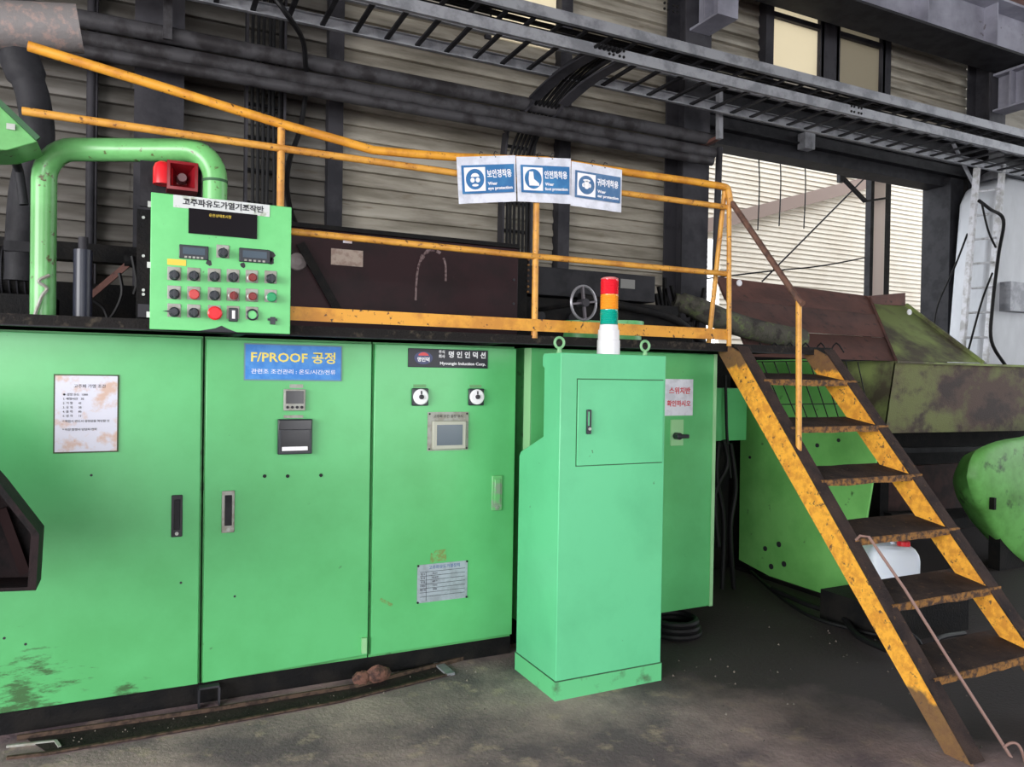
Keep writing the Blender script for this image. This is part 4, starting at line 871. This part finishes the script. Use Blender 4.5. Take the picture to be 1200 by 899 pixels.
# sloping back panels
bl_, br_ = at(880, 418, Y=4.75), at(1048, 423, Y=YH+.01); tr_, tl_ = at(1018, 347, Y=5.5), at(840, 324, Y=5.6)
def quad(nm, pts, mm, th=.03): return MB().prism(pts, V((0, th, -.0))).build(nm, mm, hp)
l1 = lambda a, b, t: a+(b-a)*t
for i, (t0, t1, off) in enumerate(((0, .32, 0), (.325, .68, -.012), (.685, 1, 0))):
    quad('back_panel', [l1(bl_, tl_, t0)+V((0, off, 0)), l1(br_, tr_, t0)+V((0, off, 0)), l1(br_, tr_, t1)+V((0, off, 0)), l1(bl_, tl_, t1)+V((0, off, 0))], RUST)
quad('wing_panel', [at(1048, 423, Y=YH+.02), at(1152, 425, Y=YH+.02), at(1063, 358, Y=5.5), at(1020, 352, Y=5.5)], HOPB)
quad('top_flange', [at(1016, 347, Y=5.45), at(1061, 343, Y=5.45), at(1061, 358, Y=5.45), at(1022, 357, Y=5.45)], RUST)
MB().bar(at(1062, 357, Y=5.46), at(1152, 425, Y=YH+.0), .03, .03).build('wing_edge', HOPB, hp)
MB().bar(at(1019, 349, Y=5.46), at(1050, 423, Y=YH+.0), .02, .025).build('seam_rib', RUST, hp)
for px, py, Y in ((1063, 366, 5.3), (864, 332, 5.5)): q = at(px, py, Y=Y); MB().lathe(q+V((0, -.02, 0)), (0, -1, 0), [(0, .03), (.012, .03), (.014, .02)], 14).build('lug_ring', INKW, hp)
MB().box(at(1042, 560, Y=5.0).x, at(1135, 560, Y=5.0).x, 5.0, 5.05, at(1090, 604, Y=5.0).z, at(1090, 545, Y=5.0).z).build('inner_plate', mat('dark_rust', srgb(84, 56, 54), srgb(60, 44, 44), 5, rough=.8), hp)
MB().box(4.75, 8.4, 5.72, 5.76, 0, 1.92).build('leak_block_sheet', BLACK, hp); MB().box(4.9, 9.6, 5.3, 5.4, 0, 1.2).build('rear_plate', BLACK, hp)  # black sheet added behind the panels to stop bright background leaking through
MB().bar(at(1050, 528, Y=4.9), at(1180, 525, Y=4.9), .05, .05).build('cross_bar', DARK, hp)
MB().bar(at(1040, 606, Y=4.7), at(1145, 600, Y=4.7), .08, .08).build('cross_bar', BLACK, hp)
for x in (6.4, 9.3): MB().box(x, x+.12, 5.0, 5.12, 0, 1.16).build('support_leg', BLACK, hp)
# mossy sloped chute
tag(MB().tube(spline([at(790, 352, Y=4.9), at(812, 359, Y=4.85), at(845, 374, Y=4.8), at(890, 388, Y=4.75), at(940, 398, Y=4.7)]), [.06]*3+[.08]*4+[.09]*18, 14).build('mossy_chute', mat('mossy', srgb(78, 76, 68), srgb(98, 110, 72), 18, .5, .6, rough=.9, bump=.8, c3=srgb(50, 46, 44), s3=9, lo3=.5, hi3=.6)), 'grime-crusted grey green chute sloping behind the stair top', 'chute')
# green drum at right
dq = at(1200, 590, Y=3.9)
gd = thing('green_drum', (dq.x, 4.0, .3), 'big rounded green drum body at the right edge under the hopper', 'drum')
poly = [at(x, y, Y=3.95) for x, y in ((1141, 560), (1146, 538), (1160, 524), (1203, 513), (1310, 505), (1310, 690), (1220, 668), (1201, 660), (1178, 638), (1159, 608), (1147, 585))]
cn = V((sum(q.x for q in poly)/len(poly), 3.95, sum(q.z for q in poly)/len(poly)))
pp_ = spline(poly+[poly[0]], 4)[:-1]; N0 = len(pp_); vs = []; fs = []
ringd = ((.66, .34), (.86, .22), (1.0, .06), (.985, .03), (.95, .008), (.88, -.004), (.6, -.02), (.25, -.03))
for s_c, dy_ in ringd: vs += [cn+(q-cn)*s_c+V((0, dy_, 0)) for q in pp_]
for r_ in range(len(ringd)-1):
    for i in range(N0): j = (i+1) % N0; fs.append((r_*N0+i, (r_+1)*N0+i, (r_+1)*N0+j, r_*N0+j))
m = MB().add(vs, fs, True); m.add(vs[-N0:], [tuple(range(N0))]); m.add(vs[:N0], [tuple(range(N0))[::-1]])
m.build('drum_shell', mat('drum_paint', srgb(112, 184, 96), srgb(84, 140, 66), 3, .42, .65, rough=.45, c3=srgb(34, 38, 28), s3=4.5, lo3=.6, hi3=.72), gd); q = at(1162, 590, Y=3.93); MB().box(q.x-.015, q.x+.015, 3.9, 3.94, q.z-.05, q.z+.05).build('slot', BLACK, gd)
MB().box(gd.location.x-.2, gd.location.x+.3, 3.97, 4.07, 0, .35).build('drum_stand', BLACK, gd)
# green side guard (faces left)
XG = 4.52
GUARDP = mat('guard_green', srgb(134, 212, 118), srgb(116, 194, 102), 2.5, .4, .65, rough=.4, c3=srgb(40, 52, 34), s3=6, lo3=.66, hi3=.72)
gg = thing('green_side_guard', (XG, 4.4, .1), 'green machine side guard with black grime spots behind the stair', 'guard')
def G(px, py): return at(px, py, X=XG)
poly = [G(868, 478), G(866, 656), G(905, 677), G(950, 696), G(995, 717), G(999, 690), G(1014, 612), G(1027, 534), G(1008, 500), G(985, 445), G(975, 420), G(868, 423)]
MB().prism(poly, (.02, 0, 0)).build('guard_plate', GUARDP, gg)
MB().box(XG+.04, XG+.25, 4.3, 5.1, .02, 1.6).build('inner_casing', BLACK, gg)
for px, py, r in ((897, 643, .02), (913, 638, .022), (904, 664, .022), (919, 661, .022), (958, 522, .016), (983, 516, .014), (879, 536, .012)):
    q = G(px, py); MB().cyl(q, q-V((.006, 0, 0)), r, n=10).build('bolt_hole', INK, gg)
MB().box(XG-.02, XG+.3, 3.7, 5.3, 0, .03).build('base_plate', BLACK, gg)
# small green box and hanging hose in the gap
a = at(836, 455, Y=4.7); c = at(869, 516, Y=4.7)
n = thing('green_junction_box', ((a.x+c.x)/2, 4.75, c.z), 'small green box in the dark gap beside the stair', 'box')
MB().box(at(826, 455, Y=4.7).x, c.x+.05, 4.7, 4.95, c.z, a.z).build('box_body', GREEN, n, .004); MB().tube(spline([at(850, 440, Y=4.68), at(851, 480, Y=4.66), at(852, 512, Y=4.66), at(856, 560, Y=4.66)]), .012, 8).build('cord', CABLE, n)
MB().box(a.x-.1, c.x+.1, 4.95, 5.1, 0, 1.76).build('mounting_post', BLACK, n)
for i, pts in enumerate((((842, 518), (840, 560), (848, 610), (846, 690)), ((856, 520), (862, 570), (856, 620), (860, 690)), ((848, 516), (852, 545), (838, 580), (842, 640)))):
    tag(MB().tube(spline([at(x, y, Y=4.4) for x, y in pts]), .018, 8).build('hanging_hose', CABLE), ('leftmost of the three black hoses hanging in the dark gap', 'rightmost of the three black hoses hanging in the dark gap', 'middle one of the three black hoses in the dark gap')[i], 'hose', 'hoses in the dark gap')
tag(MB().box(3.55, 4.4, 5.35, 5.4, 0, 1.76).build('rear_screen', BLACK), 'black sheet closing the gap behind the hoses', 'sheet')  # plain black sheet across the gap
# wire mesh behind stair
wm = thing('wire_guard', at(940, 460, Y=3.9), 'black wire guard behind the upper stair treads', 'guard')
for i in range(9):
    MB().cyl(at(893+i*14, 424, Y=3.75), at(925+i*12, 498, Y=3.75), .004, n=6).build('wire', CABLE, wm)
for y in (424, 449, 474, 498): MB().cyl(at(888+(y-424)*.45, y, Y=3.75), at(1000+(y-424)*.3, y-1, Y=3.75), .004, n=6).build('wire', CABLE, wm)
MB().tube(spline([at(890+i*9, 405+(8 if i % 2 else -3), Y=3.7) for i in range(12)], 3), .005, 6).build('wire_coil', CABLE, wm)
# cable lying along the guard
tag(MB().tube(spline([at(880, 670, Z=.03), at(915, 700, Z=.03), at(950, 722, Z=.03), at(990, 735, Z=.03), at(1040, 745, Z=.03), at(1095, 735, Z=.03)]), .014, 8).build('floor_hose', CABLE), 'black hose lying on the floor below the green side guard', 'hose')
tag(MB().tube(spline([at(905, 690, Z=.05), at(945, 708, Z=.05), at(985, 722, Z=.05), at(1005, 745, Z=.05), at(1040, 762, Z=.05)]), .02, 8).build('floor_hose', CABLE), 'thicker black hose running under the stair to its left', 'hose')
tag(MB().tube(spline([at(1055, 735, Z=.06), at(1075, 750, Z=.1), at(1085, 765, Z=.05), at(1100, 748, Z=.1), at(1130, 742, Z=.05)]), .014, 8).build('tangled_cable', CABLE), 'tangled black cable lying under the stair', 'cable')
# jerry can
j0 = at(1043, 690, Y=3.3); jx, jy = at(1043, 680, Y=3.25).x+.06, 3.3
jc = thing('jerry_can', (jx, jy, .20), 'white translucent plastic jerry can with a red cap under the stair', 'jerry can')
rot = math.radians(-38)
def J(x, y, z): return V((jx+x*math.cos(rot)-y*math.sin(rot), jy+x*math.sin(rot)+y*math.cos(rot), .20+z*.93))
bmj = MB(); rings = [(0, .9), (.018, 1), (.30, 1), (.335, .96), (.37, .84), (.385, .6)]
vs = []; fs = []; n_ = 24
for z, s in rings:
    for i in range(n_):
        t = 2*math.pi*i/n_; ct, st_ = math.cos(t), math.sin(t); e = .35
        vs.append(J(.155*s*math.copysign(abs(ct)**e, ct), .14*s*math.copysign(abs(st_)**e, st_), z))
for r_ in range(len(rings)-1):
    for i in range(n_): fs.append((r_*n_+i, r_*n_+(i+1) % n_, (r_+1)*n_+(i+1) % n_, (r_+1)*n_+i))
bmj.add(vs, fs, True); bmj.add(vs[:n_], [tuple(range(n_))[::-1]]); bmj.add(vs[-n_:], [tuple(range(n_))]); bmj.build('can_body', JERRY, jc)
MB().tube([J(-.08, 0, .37), J(-.07, 0, .415), J(.0, 0, .415), J(.02, 0, .375)], .012, 8).build('grip', JERRY, jc)
MB().lathe(J(.07, -.03, .375), (0, 0, 1), [(0, .034), (.008, .034), (.009, .04), (.035, .039), (.038, .032)]).build('cap', RED, jc)
tag(MB().box(jx-.22, jx+.5, jy-.2, jy+.35, .0, .20).build('floor_block', BLACK), 'low black block on the floor carrying the jerry can', 'block')
# hooked rod
rp = [at(1003, 633, Y=2.55), at(1008, 628, Y=2.53), at(1018, 629, Y=2.5), at(1060, 690, Y=2.38), at(1110, 770, Y=2.22), at(1180, 880, Y=1.98), at(1200, 912, Y=1.9)]
rd = thing('hooked_rod', rp[-1], 'thin rusty hooked iron rod leaning on the stair', 'rod')
mr = mat('rod_rust', srgb(140, 110, 102), rough=.6); MB().tube(rp, .007, 8).build('rod', mr, rd)
MB().tube(spline([at(1176, 876, Y=1.99), at(1184, 871, Y=1.97), at(1192, 872, Y=1.95), at(1198, 882, Y=1.93), at(1204, 905, Y=1.88)]), .006, 8).build('hook', mr, rd)
# tyre/hose coil under rear cabinet
q = at(800, 748, Y=3.72)
cl = MB()
for i in range(3): cl.tube(arc((q.x, 3.80, .022+i*.035), (1, 0, 0), (0, 1, 0), .15-.01*i, 0, 6.283, 28), .02, 8, cap=False)
tag(cl.build('hose_coil', CABLE), 'coil of black hose on the floor beneath the rear cabinet', 'hose')
# rails/trench angles along cabinets
def floorline(pts, w_, h, nm, la, mm=RUST): 
    m = MB(); P3 = [at(x, y, Z=0) for x, y in pts]
    for a, c in zip(P3[:-1], P3[1:]): m.bar(V((a.x, a.y, h/2)), V((c.x, c.y, h/2)), w_, h)
    return tag(m.build(nm, mm), la, 'bar')
floorline([(20, 868), (240, 836), (420, 806), (607, 757)], .012, .022, 'floor_angle_iron', 'long rusty angle iron on the floor along the cabinet bases', mat('dull_rust', srgb(84, 68, 58), srgb(54, 44, 40), 30, rough=.85, spec=.2))
floorline([(8, 890), (60, 884), (240, 853), (400, 823), (528, 791)], .015, .012, 'trench_edge_bar', 'flat rusty bar marking the trench edge before the cabinets', mat('dull_rust', (0,)*4))
floorline([(512, 778), (528, 792)], .05, .014, 'cross_tie', 'short grey steel tie between the two floor bars', TRAY)
floorline([(8, 876), (65, 870), (70, 877)], .012, .01, 'bent_wire_rod', 'short bent grey wire at the lower left corner', GREY)
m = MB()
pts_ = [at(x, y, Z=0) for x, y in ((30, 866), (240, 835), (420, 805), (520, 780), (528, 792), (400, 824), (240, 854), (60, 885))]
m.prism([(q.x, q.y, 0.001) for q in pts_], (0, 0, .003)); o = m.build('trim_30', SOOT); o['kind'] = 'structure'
def bundle(px, py, r, la):
    q = at(px, py, Y=3.84); m = MB(); b_ = []
    for i in range(7):
        for j in range(10):
            th = math.pi*i/6; ph = 2*math.pi*j/10; rr = r*random.uniform(.82, 1.1); b_.append((q.x+rr*1.2*math.sin(th)*math.cos(ph), 3.8+rr*.6*math.sin(th)*math.sin(ph), max(.001, r*.85+rr*math.cos(th)*.85)))
    m.add(b_, [(i*10+j, (i+1)*10+j, (i+1)*10+(j+1) % 10, i*10+(j+1) % 10) for i in range(6) for j in range(10)], True)
    tag(m.build('rusty_lump', BUNDLE), la, 'lump', 'rusty lumps by the plinth')
bundle(421, 790, .045, 'left rusty brown lump lying against the cabinet plinth'); bundle(441, 785, .055, 'right rusty brown lump lying against the cabinet plinth')
q = at(246, 826, Y=3.8); ub = thing('u_bracket', (q.x, 3.86, 0), 'small upside down U steel bracket at the plinth', 'bracket')
MB().box(q.x-.045, q.x+.045, 3.84, 3.88, .09, .1).build('web', STEEL, ub)
for s in (-1, 1): MB().box(q.x+s*.045-.004, q.x+s*.045+.004, 3.84, 3.88, 0, .09).build('leg', STEEL, ub)
for px, y0, y1, la in ((505, 760, 773, 'left dark slot block at the third cabinet plinth'), (494, 760, 775, 'right dark slot block at the third cabinet plinth')): pass
# debris scatter on the floor by the trench
deb = MB()
for i in range(260):
    if i < 110: px = random.uniform(60, 600); q = at(px, 872-px*.155+random.uniform(-16, 14), Z=0)
    elif i < 200: q = V((random.uniform(.3, 3.0), random.uniform(2.0, 3.5), 0))
    else: q = V((random.uniform(3.0, 5), random.uniform(2.0, 4.2), 0))
    if 1.8 < q.x < 2.52 and 3.2 < q.y < 3.72: continue
    if q.y > 3.85 and q.x < 2.1: continue
    s = random.uniform(.003, .009); a = random.uniform(0, 6.28)
    vs = [(q.x+s*math.cos(a+t)*random.uniform(.6, 1.4), q.y+s*math.sin(a+t)*random.uniform(.6, 1.4), 0) for t in (0, 2.1, 4.2)]
    deb.add(vs+[(q.x, q.y, s*1.2)], [(0, 1, 3), (1, 2, 3), (2, 0, 3), (2, 1, 0)])
o = tag(deb.build('floor_grit', mat('grit', srgb(120, 112, 104), srgb(60, 54, 52), 20, rough=.9)), 'loose crumbs of scale and grit scattered on the floor', 'debris'); o['kind'] = 'stuff'

# ================================================================== WHITE TANK + LATTICE
YT = 6.0
tk = thing('white_tank', at(1190, 430, Y=YT), 'big white tank standing at the right edge beyond the hopper', 'tank')
tz = at(1150, 222, Y=YT).z
xl0 = at(1118, 400, Y=YT).x
YK = 6.45
poly = [at(1106, 450, Y=YK), at(1123, 240, Y=YK), at(1130, 224, Y=YK), at(1143, 216, Y=YK)]
t0 = poly[0]; tops = poly[3]
pts = [V((t0.x-.12, YK, 0.0)), poly[0], poly[1], poly[2], poly[3], V((15, YK, tops.z)), V((15, YK, 0))]
MB().prism(pts, (0, YT-YK, 0)).build('tank_shell', TANK, tk, .05, 4)
q = at(1190, 205, Y=YT-.1); MB().lathe((q.x+.2, YT+.2, tops.z), (0, 0, 1), [(0, .25), (.1, .22), (.16, .1)]).build('tank_lid', TRAY, tk)
q = at(1192, 345, Y=5.9); MB().box(q.x-.2, q.x+.5, 5.86, 6.0, q.z-.22, q.z+.15).build('tank_bracket', TRAY, tk)
ll = thing('lattice_ladder', at(1140, 425, Y=5.7), 'slim white lattice ladder leaning on the white tank', 'ladder')
la0, la1 = at(1145, 197, Y=5.85), at(1126, 425, Y=5.75); lb0, lb1 = at(1175, 193, Y=5.85), at(1155, 425, Y=5.75)
ext = lambda a, b: b+(b-a)*1.0
MB().bar(la0, ext(la0, la1), .06, .05).build('ladder_stile', LADW, ll); MB().bar(lb0, ext(lb0, lb1), .06, .05).build('ladder_stile', LADW, ll)
for i in range(9):
    t = i/8*1.0; MB().cyl(l1(la0, la1, t), l1(lb0, lb1, t), .014, n=8).build('ladder_rung', LADW, ll)
tag(MB().tube(spline([at(1147, 235, Y=5.72), at(1160, 245, Y=5.7), at(1176, 258, Y=5.7), at(1170, 300, Y=5.65), at(1163, 360, Y=5.62), at(1162, 400, Y=5.62), at(1178, 428, Y=5.6)]), .02, 8).build('ladder_cable', CABLE), 'black cable strung down the white lattice ladder', 'cable')
tag(MB().tube(spline([at(1150, 236, Y=5.7), at(1158, 270, Y=5.7), at(1167, 290, Y=5.7)]), .012, 8).build('thin_cable', CABLE), 'short thin cable near the top of the lattice ladder', 'cable')
tag(MB().tube(spline([at(1135, 410, Y=5.7), at(1150, 355, Y=5.7), at(1163, 320, Y=5.7)]), .012, 8).build('slanted_cable', CABLE), 'thin cable slanting across the lattice ladder', 'cable')
tag(MB().tube(spline([at(1137, 265, Y=6.3), at(1120, 310, Y=6.3), at(1100, 355, Y=6.3), at(1094, 385, Y=6.3)]), .012, 8).build('sagging_wire', CABLE), 'thin wire sagging across the right edge of the opening', 'wire')
tag(MB().bar(at(1117, 168, Y=6.0), at(1142, 218, Y=6.0), .03, .03).build('diagonal_brace', TRAY), 'thin diagonal brace between header beam and white tank', 'brace')
